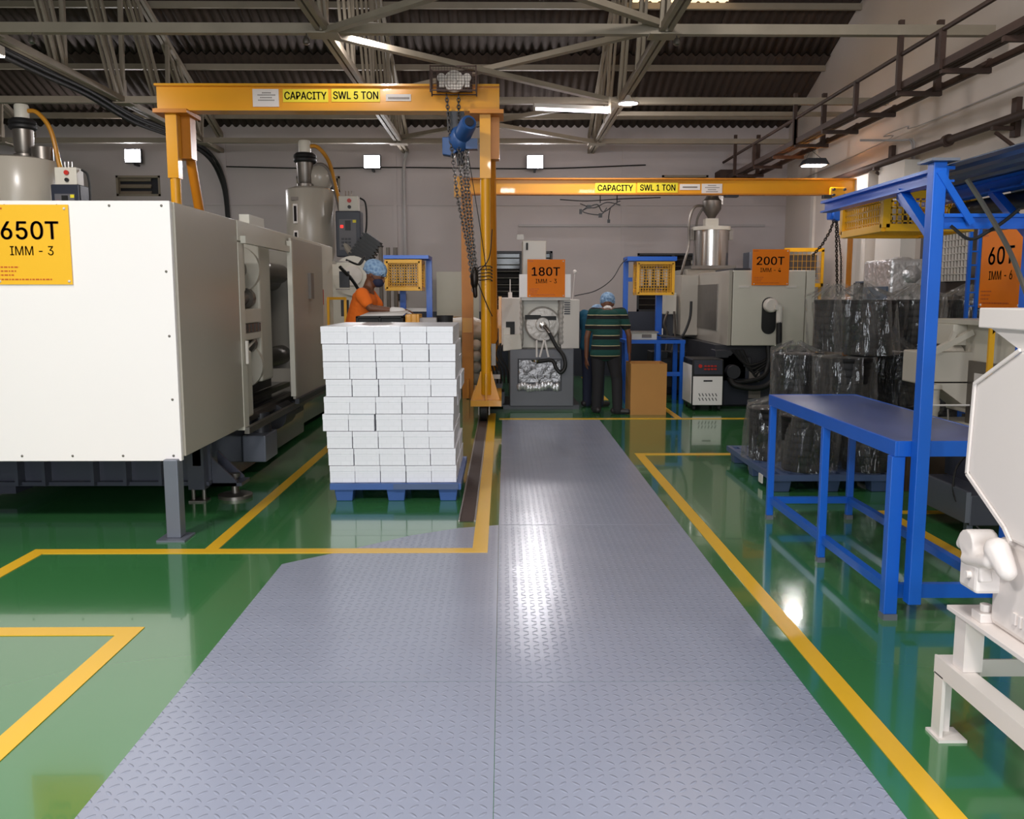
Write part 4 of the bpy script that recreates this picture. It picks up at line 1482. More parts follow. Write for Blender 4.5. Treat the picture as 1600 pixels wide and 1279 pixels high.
MB().curve([(3.8, 12.24, 1.2), (3.8, 12.22, .95), (3.8, 12.2, .6), (3.7, 12.2, .36), (3.5, 12.2, .28), (3.22, 12.22, .32), (3.15, 12.3, .42)], .04, 10).build('water_hose', 'rubber', B)
MB().curve([(3.72, 12.45, .86), (3.72, 12.4, .6), (3.6, 12.3, .42), (3.3, 12.3, .36), (3.2, 12.35, .4)], .035, 9).build('water_hose', 'rubber', B)
hs = MB()
for k in range(4):
    hs.curve([(3.2 + k * .05, 12.4, .8), (3.4 + k * .04, 12.38, .6 - k * .05), (3.6, 12.4, .62 - k * .04), (3.75 + .05 * k, 12.45, .7)], .018, 6)
hs.build('thin_hose', 'rubber', B)
vb = MB()
for k in range(10):
    vb.box(2.95 + .4 * random.random(), 3.1 + .4 * random.random(), 12.4, 12.7, .35 + .3 * random.random(), .5 + .3 * random.random())
vb.lathe([(.1, -.1), (.1, .1)], (3.2, 12.35, .5), 'y', 14)
vb.lathe([(.07, -.05), (.09, .15)], (3.25, 12.45, .7), 'y', 14)
vb.build('valve_manifold', 'anth', B, .01)
MB().box(3.0, 4.3, 12.55, 15.6, .0, .86).build('bed', 'anth', B)
MB().box(3.05, 4.3, 12.4, 12.55, .03, .5).build('bed_front', 'navy', B)
MB().box(3.45, 3.6, 12.385, 12.4, .35, .5).box(3.45, 3.62, 12.385, 12.4, .12, .28).build('notice_plate', 'greyink', B)
MB().box(3.27, 3.41, 12.385, 12.4, 1.66, 1.69).box(3.93, 4.07, 12.385, 12.4, 1.66, 1.69).build('hinge_plate', 'whitepaint', B)
sign(B, 'sign_board', (3.69, 12.36, 1.94), .51, .49, '200T', 'IMM - 4', 'sign_o', 'ink')
MB().box(3.2, 3.43, 12.42, 13.5, 1.9, 1.93).build('top_lip', 'anth', B)
MB().box(3.1, 4.2, 15.2, 16.6, .86, 2.0).build('injection_cover', 'beiged', B, .02)
t = thing('hopper_dryer', 'bright stainless steel hopper with vacuum loader above the 200T machine', 'hopper dryer', (3.58, 15.5, 2.0))
MB().box(-.4, .36, -.35, .35, 0, .06).build('base_plate', 'metal', t, 0, True)
MB().lathe([(.3, .06), (.3, .66)], (0, 0, 0), 'z', 36).build('drum', 'chrome', t, 0, True)
MB().lathe([(.33, .66), (.33, .72), (.2, .73), (.0, .74)], (0, 0, 0), 'z', 30).build('lid', 'beige', t, 0, True)
MB().box(-.12, .1, -.1, .1, .73, .86).build('loader_neck', 'beige', t, 0, True)
MB().lathe([(.06, .86), (.08, .9), (.16, 1.02), (.16, 1.16), (.12, 1.2), (.1, 1.24), (0, 1.25)], (0, 0, 0), 'z', 20).build('loader_jar', 'metal', t, 0, True)
MB().lathe([(.05, 1.2), (.06, 1.26), (.02, 1.3)], (-.02, 0, 0), 'z', 12).box(.1, .18, -.05, .05, 1.1, 1.24).build('loader_valve', 'chrome', t, 0, True)
MB().curve([(-.14, 0, 1.08), (-.3, 0, 1.05), (-.38, 0, .8), (-.38, 0, .4), (-.5, -.1, .0), (-.62, -.3, -.5)], .022, 8).curve([(-.1, 0, 1.12), (-.22, .05, .9), (-.24, .1, .72)], .02, 8).build('suction_hose', 'metal', t, 0, True)
MB().box(.3, .36, -.06, .06, .5, .68).box(-.37, -.3, -.06, .06, .5, .68).build('clamp', 'metal', t, 0, True)

# temperature controller on castors
t = thing('temperature_controller', 'small white and black temperature controller on castors left of the 200T machine', 'temperature controller', (2.77, 12.25, 0))
MB().box(-.215, .215, -.3, .3, .07, .70).build('body', 'black', t, .015, True)
MB().box(-.2, .2, -.315, -.3, .08, .47).build('front_panel', 'white', t, .006, True)
MB().box(-.222, -.215, -.28, .28, .1, .62).build('side_panel', 'white', t, 0, True)
cp = MB().prism([(-.31, .5), (-.27, .69), (-.3, .69), (-.33, .5)], 'yz', -.19, .19).build('control_panel', 'navy', t, 0, True)
kn = MB()
for k in range(4):
    kn.box(-.06 + k * .045, -.03 + k * .045, -.345, -.3, .56, .58)
    kn.box(-.06 + k * .045, -.03 + k * .045, -.345, -.3, .6, .62)
kn.build('indicator', 'red', cp, 0, True)
MB().lathe([(.025, -.335), (.025, -.3)], (-.11, 0, .61), 'y', 12).build('knob', 'red', cp, 0, True)
MB().box(-.06, .06, -.32, -.315, .4, .42).build('handle_slot', 'black', t, 0, True)
vv = MB()
for j in range(2):
    for k in range(6):
        vv.bar((-.12 + k * .045, -.318, .24 - j * .06), (-.1 + k * .045, -.318, .2 - j * .06), .004, .01)
vv.build('vent_slot', 'black', t, 0, True)
for x in (-.17, .17):
    for y in (-.24, .24):
        MB().lathe([(0, -.015), (.033, -.015), (.033, .015), (0, .015)], (x, y, .033), 'x', 14).box(x - .02, x + .02, y - .02, y + .02, .04, .075).build('castor', 'rubber', t, 0, True)

# open carton
t = thing('carton', 'tall open brown cardboard carton on the floor beside the stooping worker', 'carton', (1.905, 11.8, 0))
w_ = MB()
w_.box(-.235, .235, -.25, -.243, 0, .672).box(-.235, .235, .243, .25, 0, .672).box(-.235, -.228, -.243, .243, 0, .672).box(.228, .235, -.243, .243, 0, .672).box(-.228, .228, -.243, .243, .0, .01)
w_.build('walls', 'card', t, 0, True)


# ================================================================ yellow mesh cages and blue stands
def mesh_cage(name, label, x0, x1, y0, y1, z0, z1, n=14, fan=True):
    t = thing(name, label, 'cage', ((x0 + x1) / 2, (y0 + y1) / 2, z0))
    f = MB()
    b = .02
    for x in (x0, x1):
        for y in (y0, y1):
            f.box(x - b, x + b, y - b, y + b, z0, z1)
    for z in (z0, z1):
        for y in (y0, y1):
            f.box(x0, x1, y - b, y + b, z - b, z + b)
        for x in (x0, x1):
            f.box(x - b, x + b, y0, y1, z - b, z + b)
    f.build('cage_frame', 'cage', t)
    g = MB()
    st_ = (x1 - x0) / n
    r = .0042
    for k in range(1, n):
        x = x0 + st_ * k
        for y in (y0, y1):
            g.box(x - r, x + r, y - r, y + r, z0, z1)
        g.box(x - r, x + r, y0, y1, z0 - r, z0 + r)
    m = max(3, int((z1 - z0) / st_))
    for k in range(1, m):
        z = z0 + (z1 - z0) * k / m
        for y in (y0, y1):
            g.box(x0, x1, y - r, y + r, z - r, z + r)
        for x in (x0, x1):
            g.box(x - r, x + r, y0, y1, z - r, z + r)
    m = max(3, int((y1 - y0) / st_))
    for k in range(1, m):
        y = y0 + (y1 - y0) * k / m
        for x in (x0, x1):
            g.box(x - r, x + r, y - r, y + r, z0, z1)
        g.box(x0, x1, y - r, y + r, z0 - r, z0 + r)
    g.build('wire_mesh', 'cage', t)
    cx, cy = (x0 + x1) / 2, (y0 + y1) / 2
    zz = (z0 + z1) / 2
    h = (z1 - z0) / 2
    c = MB()
    for k in range(4):
        xx = x0 + (x1 - x0) * (k + .7) / 4.4
        c.tube([(xx, cy, zz - h * .5), (xx, cy, zz + h * .6)], .04, 10)
        c.box(xx - .02, xx + .02, cy - .06, cy - .04, zz - h * .2, zz + h * .3)
    c.build('spool', 'paper', t)
    MB().box(x0 + .06, x1 - .06, cy - .03, cy + .1, zz - h * .6, zz - h * .1).box(x0 + .1, x1 - .1, cy + .1, cy + .14, zz - h * .6, zz + h * .6).build('dark_fitting', 'anth', t)
    return t


# stand behind the cartons (operator's)
s1 = thing('inspection_stand', 'blue steel stand with crossbar holding a yellow cage beside the operator', 'stand', (-1.1, 10.7, 0))
MB().box(-1.38, -.86, 10.4, 10.95, 1.975, 2.015).build('top_frame', 'blue', s1)
MB().box(-.93, -.86, 10.88, 10.95, 0, 1.975).build('post', 'blue', s1)
MB().box(-1.25, -1.18, 10.88, 10.95, 0, 1.975).build('post', 'blue', s1)
MB().box(-1.18, -.93, 10.9, 10.93, 1.36, 1.4).build('crossbar', 'paper', s1)
MB().box(-.96, -.83, 10.7, 10.88, 1.15, 1.22).build('side_box', 'blue', s1)
MB().box(-1.3, -.75, 10.7, 11.2, 0, .03).build('base', 'blue', s1)
mesh_cage('mesh_cage', 'yellow mesh cage hung under the blue stand right of the operator', -1.35, -.96, 10.42, 10.84, 1.63, 1.945, 13)

# stand between 180T and 200T machines
s2 = thing('work_table', 'blue steel work table with overhead frame between the 180T and 200T machines', 'table', (2.2, 13, 0))
MB().box(1.75, 2.62, 12.75, 13.35, .87, .92).build('tabletop', 'blue', s2)
for x, y in ((1.78, 12.78), (2.58, 12.78), (2.58, 13.3)):
    MB().box(x - .03, x + .03, y - .03, y + .03, 0, .87).build('leg', 'blue', s2)
MB().box(2.3, 2.55, 12.76, 12.8, .40, .46).box(2.2, 2.26, 12.76, 12.8, .6, .87).build('rail', 'blue', s2)
MB().box(1.79, 1.86, 13.3, 13.37, 0, 2.1).build('upright', 'blue', s2)
MB().box(2.28, 2.37, 13.3, 13.37, 0, 2.06).build('upright', 'blue', s2)
MB().box(1.79, 2.5, 12.9, 13.37, 2.05, 2.11).build('top_frame', 'blue', s2)
MB().box(1.86, 1.92, 13.3, 13.34, 1.76, 1.82).build('clip', 'blue', s2)
mesh_cage('mesh_cage', 'dim yellow mesh cage hung under the blue frame behind the stooping worker', 1.95, 2.46, 12.95, 13.28, 1.58, 2.02, 13)
t = thing('weighing_scale', 'beige weighing scale with small display on the far blue table', 'scale', (2.0, 12.95, .92))
MB().box(-.16, .22, -.14, .16, 0, .1).build('body', 'beige', t, .01, True)
MB().box(.0, .14, -.146, -.14, .03, .08).build('display', 'greyink', t, 0, True)
MB().box(-.18, .24, -.16, .18, .1, .12).build('pan', 'metal', t, 0, True)
t = thing('papers', 'loose dark papers and cable on the far blue table', 'papers', (2.42, 12.95, .92))
MB().bar((-.16, 0, .06), (.16, 0, .02), .3, .02).build('sheet', 'anth', t, 0, True)
MB().tube([(-.1, 0, .07), (-.1, 0, .16)], .008, 6).build('pen', 'paper', t, 0, True)
MB().curve([(.1, 0, .03), (.2, 0, .06), (.3, .02, .3), (.32, .04, .55)], .02, 7).build('cable', 'rubber', t, 0, True)

# small valve cabinet and pipes left of the 200T machine
t = thing('valve_box', 'grey valve box on a dark column with hanging cables by the far window', 'valve box', (2.78, 14.6, 0))
MB().box(-.16, .04, -.1, .1, 1.25, 1.6).build('box', 'beige', t, .015, True)
MB().box(-.1, .0, -.05, .05, 0, 1.25).build('column', 'anth', t, 0, True)
MB().curve([(-.1, -.1, 1.3), (-.16, -.12, 1.1), (-.1, -.12, .9), (-.14, -.12, .5)], .02, 6).curve([(0, -.1, 1.3), (.02, -.14, .9), (-.04, -.14, .6)], .02, 6).build('cable', 'metal', t, 0, True)
t = thing('pump_unit', 'dark clutter of hoses and pump block under the far work table', 'pump', (2.45, 14, 0))
mb = MB()
for k in range(10):
    x, z = -.4 + .7 * random.random(), .05 + .5 * random.random()
    mb.box(x, x + .25, -.2 + .2 * random.random(), .3, z - .05, z + .2)
mb.box(-.4, .4, 0, .4, 0, .3)
mb.build('pump_block', 'black', t, .01, True)

# cage frame hanging behind the 200T machine
t = thing('tool_panel', 'yellow framed mesh panel behind the 200T sign near the blue hoist', 'panel', (4.55, 14.4, 0))
mb = MB()
for x in (-.02, .58):
    mb.box(x - .02, x + .02, -.02, .02, 1.7, 2.28)
for x in (-.02, .58):
    mb.box(x - .02, x + .02, .05, .09, 0, 1.75)
for z in (1.72, 2.28):
    mb.box(-.04, .6, -.02, .02, z - .03, z + .03)
mb.build('frame', 'cage', t, 0, True)
mb = MB()
for k in range(8):
    mb.box(.04 + k * .07, .045 + k * .07, -.005, .0, 1.75, 2.25)
for k in range(5):
    mb.box(0, .58, -.005, 0, 1.8 + k * .1, 1.805 + k * .1)
mb.build('wire_mesh', 'cage', t, 0, True)
MB().box(.08, .5, .03, .1, 1.85, 2.2).build('tool_board', 'brownpanel', t, 0, True)
t = thing('control_cabinet', 'green grey cabinet with looped cable right of the 200T sign', 'cabinet', (4.55, 15.6, 0))
MB().box(-.3, .2, -.1, .3, 0, 2.3).build('body', 'zinc', t, .01, True)
MB().curve([(-.2, -.12, 2.1), (0, -.14, 2.16), (.12, -.14, 2.08), (.16, -.12, 2.2)], .014, 6).build('cable', 'rubber', t, 0, True)

# white sacks and balls behind the gantry post
t = thing('sack', 'big white woven sack on top of the pile behind the gantry posts', 'sack', (-.62, 14.2, .9))
union(MB().ball((0, 0, .12), (.42, .3, .2)).ball((.25, 0, .1), (.3, .28, .16)).ball((-.25, -.05, .2), (.2, .2, .12)).ball((.1, -.1, .2), (.22, .2, .12)), 'body', 'sack', t, .02, 3, True)
t = thing('sack', 'lower white sack in the pile behind the gantry posts', 'sack', (-.62, 14.4, 0))
union(MB().ball((0, 0, .25), (.45, .3, .28)).ball((0, .02, .65), (.42, .28, .27)), 'body', 'sack', t, .025, 3, True)
k = 0
for x in (-.42, -.76):
    for j in range(5):
        k += 1
        rw = ['lowest', 'second lowest', 'middle', 'second highest', 'highest'][j]
        cl = {-.42: 'right', -.76: 'left'}[x]
        o = MB().ball((x, 13.85, .09 + j * .175), (.085, .085, .088), 14, 10)
        solo(o, 'white_ball', 'ball', '%s pale ball of the %s ball column behind the gantry post' % (rw, cl), 'ball', 'balls stacked in front of the sacks')
t = thing('leaning_board', 'plain beige board leaning against the back wall left of the yellow posts', 'board', (-.95, 16.9, 0))
MB().box(-.3, .5, 0, .05, .02, 2.0).build('board', 'beige', t, 0, True)
MB().box(-.1, .3, -.03, 0, 1.0, 1.16).build('brown_patch', 'card', t, 0, True)
t = thing('switch_box', 'small black switch box on the back wall left of the blue stand', 'switch', (-2.1 + .15, 17.2, 1.53))
MB().box(-.1, .1, -.04, .04, -.06, .06).build('body', 'black', t, .006, True)

# ================================================================ RIGHT SIDE
# blue work table with overhead frame
W = thing('work_table', 'long blue steel work table with tall overhead frame in the right foreground', 'table', (2.14, 5.1, 0))
tp = MB().box(1.845, 2.44, 4.1, 6.09, .86, .872).build('tabletop', 'bluetop', W)
ap = MB()
ap.box(1.84, 1.856, 4.095, 6.095, .80, .874)
ap.box(2.43, 2.446, 4.095, 6.095, .80, .874)
ap.box(1.856, 2.43, 4.095, 4.11, .80, .874)
ap.box(1.856, 2.43, 6.08, 6.095, .80, .874)
ap.build('apron', 'blue', W, .002)
for n_, (x, y) in enumerate(((1.862, 4.125), (2.42, 4.125), (1.862, 5.05), (2.42, 5.05), (1.862, 6.06), (2.42, 6.06))):
    r_ = .032 if y < 4.5 else .022
    l = MB().box(x - r_, x + r_, y - r_ * .8, y + r_ * .8, .03, .80).build('leg', 'blue', W, .003)
    MB().box(x - r_ * 1.05, x + r_ * 1.05, y - r_, y + r_, .0, .03).build('leg_pad', 'zinc', l)
for x in (1.87, 2.41):
    MB().box(x - .012, x + .03, 4.15, 6.04, .115, .16).build('lower_rail', 'blue', W)
for y in (4.17, 6.05):
    MB().box(1.88, 2.42, y - .012, y + .02, .09 if y < 5 else .115, .16).build('cross_rail', 'blue', W)
for x in (1.945, 2.40):
    MB().box(x - .03, x + .03, 4.03, 4.093, .1, 2.14).build('upright', 'blue', W, .003)
cp_ = MB().box(1.885, 2.01, 3.99, 4.13, 2.14, 2.152).build('post_cap', 'zinc', W)
for x in (1.985, 2.44):
    b = MB()
    y0 = 4.05 if x < 2.2 else 3.0
    b.box(x - .035, x + .035, y0, 5.55, 2.11, 2.125)
    b.box(x - .035, x + .035, y0, 5.55, 2.055, 2.065)
    b.box(x - .008, x + .008, y0, 5.55, 2.065, 2.11)
    b.build('overhead_beam', 'blue', W)
    MB().bar((x - .035, 4.09, 1.82), (x, 4.5, 2.065), .045, .03).build('brace', 'blue', W)
MB().bar((1.97, 4.1, 1.80), (2.0, 4.58, 2.06), .006, .05).build('brace_rib', 'blue', W)
MB().bar((1.94, 4.03, 2.1), (2.1, 4.03, 1.87), .012, .03).build('brace', 'blue', W)
MB().box(1.97, 2.86, 4.06, 4.09, 1.85, 1.91).box(1.97, 2.86, 4.03, 4.12, 1.90, 1.915).build('cross_beam', 'blue', W)
MB().bar((2.38, 4.12, 2.08), (2.66, 4.12, 1.9), .03, .05).build('brace', 'blue', W)
# ribbed roof sheet lying on the beams
rs = MB()
P = []
xs = []
for k in range(8):
    x = 1.99 + k * .13
    xs += [(x, .0), (x + .06, .0), (x + .075, .025), (x + .115, .025)]
for y in (3.2, 5.15):
    for x, z in xs:
        P.append((x, y, 2.13 + z))
n1 = len(xs)
rs._add(P, [(k, k + 1, n1 + k + 1, n1 + k) for k in range(n1 - 1)])
o = rs.build('roof_sheet', 'sheet', W)
o.modifiers.new('t', 'SOLIDIFY').thickness = .002
MB().tube([(2.52, 3.0, 2.01), (2.52, 5.0, 2.01)], .045, 14).build('lamp_duct', 'anth', W)
MB().curve([(2.0, 4.02, 1.86), (2.08, 4.0, 1.80), (2.17, 4.0, 1.84), (2.23, 4.0, 1.88), (2.29, 4.0, 1.93)], .008, 6).build('cable', 'rubber', W)
MB().curve([(2.05, 4.0, 2.06), (2.12, 3.96, 1.93), (2.2, 3.88, 1.73), (2.28, 3.82, 1.48)], .012, 6).build('hanging_conduit', 'metal', W)
mesh_cage('mesh_cage', 'bright yellow mesh cage hung from the overhead beams of the near blue table', 2.12, 2.60, 5.0, 5.6, 1.925, 2.105, 15)


# plastic pallets with wrapped black buckets
def pallet(name, label, x0, x1, y0, y1, m, group=None):
    t = thing(name, label, 'pallet', ((x0 + x1) / 2, (y0 + y1) / 2, 0), 0, group)
    d = MB()
    n = 9
    for k in range(n):
        x = x0 + (x1 - x0) * k / (n - 1)
        d.box(max(x0 + .004, x - .035), min(x1 - .004, x + .035), y0 + .004, y1 - .004, .118, .1405)
    for k in range(7):
        y = y0 + (y1 - y0) * k / 6
        d.box(x0 + .006, x1 - .006, max(y0 + .006, y - .06), min(y1 - .006, y + .06), .112, .139)
    d.box(x0, x1, y0, y0 + .02, .095, .142).box(x0, x1, y1 - .02, y1, .095, .142)
    d.box(x0, x0 + .02, y0 + .02, y1 - .02, .095, .142).box(x1 - .02, x1, y0 + .02, y1 - .02, .095, .142)
    d.build('deck', m, t)
    for i in range(3):
        for j in range(3):
            cx = x0 + .1 + (x1 - x0 - .2) * i / 2
            cy = y0 + .1 + (y1 - y0 - .2) * j / 2
            q = MB()
            a, b = .075, .06
            q._add([(cx - b, cy - b, 0), (cx + b, cy - b, 0), (cx + b, cy + b, 0), (cx - b, cy + b, 0), (cx - a, cy - a, .112), (cx + a, cy - a, .112), (cx + a, cy + a, .112), (cx - a, cy + a, .112)],
                   [(0, 3, 2, 1), (4, 5, 6, 7), (0, 1, 5, 4), (1, 2, 6, 5), (2, 3, 7, 6), (3, 0, 4, 7)])
            q.build('foot', m, t, .006)
    return t


p1 = pallet('plastic_pallet', 'blue grey plastic pallet under the wrapped black buckets', 2.12, 3.1, 6.88, 8.3, 'palletg')
MB().box(2.112, 2.12, 7.1, 7.2, .03, .1).build('pallet_label', 'paper', p1)
pallet('plastic_pallet', 'rear plastic pallet hidden under the right wrapped buckets', 3.15, 4.45, 7.5, 8.7, 'palletg')

proto = thing('bucket_stack', 'stack', 'bucket stack', (0, 0, 0))
pr_ = []
H_ = .45
for k in range(7):
    z = .01 + k * .058
    pr_ += [(.1862 + .002 * k, z), (.187 + .002 * k, z + .004), (.187 + .002 * k, z + .03), (.1855 + .002 * k, z + .034), (.1855 + .002 * k, z + .056)]
pr_ += [(.200, .41), (.204, .415), (.204, .44), (.195, .445), (0, .445)]
buck = MB().lathe([(0, .0), (.18, .0)] + pr_, (0, 0, 0), 'z', 36).build('buckets', 'drum', proto)


def film_mesh(seed, ht, flare, peak=.095):
    """loose clear film: gathered at the top, pleated down the sides"""
    rnd = random.Random(seed)
    n, m = 72, 30
    ph = [rnd.uniform(0, 6.28) for _ in range(6)]
    P, F = [], []
    tx, ty = rnd.uniform(-.05, .05), rnd.uniform(-.04, .04)
    for j in range(m + 1):
        t = j / m
        if t < .32:                                   # from the gathered knot out over the rim
            u = t / .32
            r = .03 + .185 * u ** .8
            z = ht + peak * (1 - u) ** 1.6 + (.012 if peak > .05 else -.004)
        else:
            u = (t - .32) / .68
            r = .215 + flare * u
            z = ht * (1 - u) + .005
        for k in range(n):
            a = 2 * PI * k / n
            pl_ = .5 + .5 * math.sin(6 * a + ph[0] + 1.6 * math.sin(2 * a + ph[1]) + 1.2 * t)
            pl2 = math.sin(17 * a + ph[2] + 3 * t)
            amp = .02 + .035 * min(1, t * 2)
            rr = r + amp * (pl_ ** 2 * 1.3 - .35) + .008 * abs(pl2)
            rr += .022 * noise.noise(Vector((3 * math.cos(a), 3 * math.sin(a), 4 * t + seed)))
            zz = z + (.02 * pl_ + .012 * pl2) * ((1 if peak > .05 else .35) if t < .36 else 0) + (.02 if peak > .05 else .008) * noise.noise(Vector((5 * math.cos(a) * r, 5 * math.sin(a) * r, seed * 1.7))) * (1 if t < .4 else .3)
            rr = min(max(rr, .207 if t >= .32 else 0.0), .252)
            P.append((rr * math.cos(a) + tx * (1 - t), rr * math.sin(a) + ty * (1 - t), max(zz, .004)))
    for j in range(m):
        for k in range(n):
            F.append((j * n + k, j * n + (k + 1) % n, (j + 1) * n + (k + 1) % n, (j + 1) * n + k))
    mb = MB()
    mb._add(P, F, True)
    return mb


films = [film_mesh(s, H_ + .005, .02) for s in (1, 2, 3, 4)]
mid_films = [film_mesh(s, H_ + .003, .02, .06) for s in (9, 10, 11, 12)]
flat_films = [film_mesh(s, H_ + .002, .02, .006) for s in (5, 6, 7, 8)]
spots = [
    (2.47, 7.13, 0, 'front left black bucket stack in clear wrap on the pallet, bottom layer'),
    (2.97, 7.13, 0, 'second bottom layer bucket stack from the left, behind the blue table legs'),
    (2.34, 7.64, 0, 'leftmost wrapped bucket stack at the pallet edge, bottom layer, standing back'),
    (2.85, 7.66, 0, 'wrapped bucket stack in the bottom layer hidden behind the front pair'),
    (3.46, 7.76, 0, 'bottom layer wrapped bucket stack on the rear pallet beside the stained bin'),
    (3.97, 7.76, 0, 'rightmost bottom layer wrapped bucket stack on the rear pallet'),
    (2.80, 7.2, 1, 'wrapped bucket stack in the middle layer just above the tabletop left end'),
    (2.58, 7.7, 1, 'leftmost wrapped bucket stack of the middle layer, set back'),
    (3.40, 7.7, 1, 'wrapped bucket stack of the middle layer left of the blue upright'),
    (3.91, 7.8, 1, 'wrapped bucket stack of the middle layer behind the cream pipe machine'),
    (2.98, 7.24, 2, 'biggest front wrapped bucket stack of the top layer with bright folds'),
    (2.92, 7.75, 2, 'leftmost wrapped bucket stack of the top layer beside the 200T machine'),
    (3.63, 7.84, 2, 'wrapped bucket stack of the top layer behind the blue upright'),
    (4.14, 7.9, 2, 'rightmost wrapped bucket stack of the top layer next to the 60T sign'),
]
for i, (x, y, l, lb) in enumerate(spots):
    if i == 0:
        o = proto
        fm = mid_films[0].build('film_wrap', 'film', proto)
    else:
        o = proto.copy()
        COL.objects.link(o)
        c = buck.copy()
        COL.objects.link(c)
        c.parent = o
        (films if l == 2 or i == 8 else mid_films if i in (2, 7) else flat_films)[i % 4].build('film_wrap', 'film', o, 0, True)
    o.location = (x, y, .143 + l * .465)
    o.rotation_euler = (0, 0, i * 1.9)
    tag(o, lb, 'bucket stack', 'wrapped bucket stacks on the pallets')

# stained bin under the table
t = thing('steel_bin', 'brown stained steel bin on the floor behind the near blue table', 'bin', (3.45, 7.12, 0))
mb = MB()
mb.box(-.24, .24, -.2, -.18, 0, .4).box(-.24, .24, .18, .2, 0, .4).box(-.24, -.22, -.18, .18, 0, .4).box(.22, .24, -.18, .18, 0, .4).box(-.22, .22, -.18, .18, 0, .02)
mb.box(-.25, .25, -.21, -.2, .37, .41)
mb.build('body', 'brownbin', t, .006, True)

# 60T machine, seen side-on to the aisle
D = thing('moulding_machine', 'cream moulding machine at right with the orange 60T sign and yellow guard', 'moulding machine', (3.6, 6, 0))
MB().box(3.3, 5.2, 5.62, 6.55, .72, 1.36).build('body', 'beige', D, .012)
MB().box(3.22, 5.2, 5.55, 6.6, 1.35, 1.385).box(3.2, 3.3, 6.3, 6.6, 1.2, 1.35).build('top_rail', 'beige', D, .006)
MB().box(3.27, 3.3, 5.6, 6.2, .66, 1.1).build('front_door', 'metal', D)
MB().box(3.262, 3.27, 5.75, 6.1, .72, 1.02).build('notice_paper', 'paper', D)
MB().box(2.94, 3.35, 6.2, 6.5, .93, 1.16).build('feed_block', 'pvc', D, .01)
MB().lathe([(.11, -.14), (.15, 0), (.17, .02), (.17, .08), (.1, .1)], (3.2, 6.4, 1.04), 'x', 26).build('round_flange', 'pvc', D)
MB().bar((3.02, 6.2, 1.16), (3.28, 6.2, 1.3), .05, .04).bar((3.12, 6.2, 1.2), (3.16, 6.2, 1.3), .03, .03).build('clamp_lever', 'pvc', D)
MB().prism([(3.3, .75), (3.02, .95), (3.3, .95)], 'xz', 6.2, 6.5).build('feed_gusset', 'pvc', D)
MB().lathe([(.07, .93), (.075, .92), (.075, .9), (.06, .89), (.058, .82), (.064, .81), (.064, .74), (.056, .73), (.056, .66)], (3.04, 6.25, 0), 'z', 18).build('vertical_pipe', 'pvc', D)
MB().curve([(3.04, 6.25, .70), (3.04, 6.25, .62), (3.09, 6.25, .56), (3.2, 6.25, .55), (3.3, 6.25, .55)], .06, 14).build('pipe_elbow', 'pvc', D)
MB().box(3.15, 3.2, 6.17, 6.33, .5, .6).build('pipe_clip', 'rubber', D)
MB().tube([(2.95, 6.15, .79), (3.3, 6.15, .79)], .007, 6).build('tie_rod', 'paper', D)
MB().curve([(3.13, 6.17, .76), (3.14, 6.15, .62), (3.2, 6.15, .58)], .008, 5).curve([(2.98, 6.17, .78), (2.97, 6.15, .7), (3.02, 6.15, .66)], .008, 5).build('hose_wire', 'metal', D)
MB().box(3.15, 5.2, 5.6, 6.5, .6, .66).build('lower_shelf', 'beige', D)
MB().box(3.2, 3.5, 5.6, 6.3, .28, .6).build('pedestal', 'dark', D)
bs = MB()
bs.box(3.0, 5.2, 5.55, 6.25, .08, .28)
bs.build('bed', 'dark', D, .006)
MB().box(2.97, 3.0, 5.55, 6.25, .1, .3).build('bed_lip', 'zinc', D)
MB().box(3.0, 3.04, 6.2, 6.24, 0, .1).box(3.0, 3.04, 5.58, 5.62, 0, .1).box(5.0, 5.1, 5.58, 5.68, 0, .1).box(5.0, 5.1, 6.1, 6.2, 0, .1).build('bed_foot', 'zinc', D)
MB().curve([(3.15, 5.9, .5), (3.02, 5.8, .4), (2.97, 5.7, .25), (3.02, 5.6, .12), (3.1, 5.5, .02)], .008, 5).build('cable', 'rubber', D)
yb = MB()
yb.bar((3.2, 5.8, .9), (3.2, 5.8, 1.42), .035, .02)
yb.bar((3.2, 5.8, 1.405), (3.55, 5.8, 1.405), .03, .035)
yb.prism([(3.2, 1.3), (3.3, 1.4), (3.2, 1.4)], 'xz', 5.79, 5.81)
yb.build('yellow_guard', 'cage', D)
MB().box(3.44, 3.47, 5.9, 5.94, 1.38, 1.5).box(3.44, 3.47, 6.3, 6.34, 1.38, 1.5).build('sign_stay', 'zinc', D)
sign(D, 'sign_board', (3.42, 6.13, 1.73), .52, .53, '60T', 'IMM - 6', 'sign_o', 'ink', -PI / 2)
# clear hopper and blue mast behind it
MB().lathe([(.1, 1.4), (.2, 1.7), (.2, 2.3)], (4.0, 6.3, 0), 'z', 20).build('hopper', 'metal', D)
t = thing('ladder_mast', 'thin dark blue lattice mast standing left of the 60T sign', 'mast', (3.62, 6.95, 0))
mb = MB()
for x in (0, .07):
    mb.box(x - .012, x + .012, -.012, .012, 0, 2.18)
for k in range(20):
    mb.box(0, .07, -.008, .008, .1 + k * .105, .112 + k * .105)
mb.build('lattice', 'blue', t, 0, True)
MB().box(-.3, .1, -.01, .01, 2.1, 2.16).build('arm', 'blue', t, 0, True)

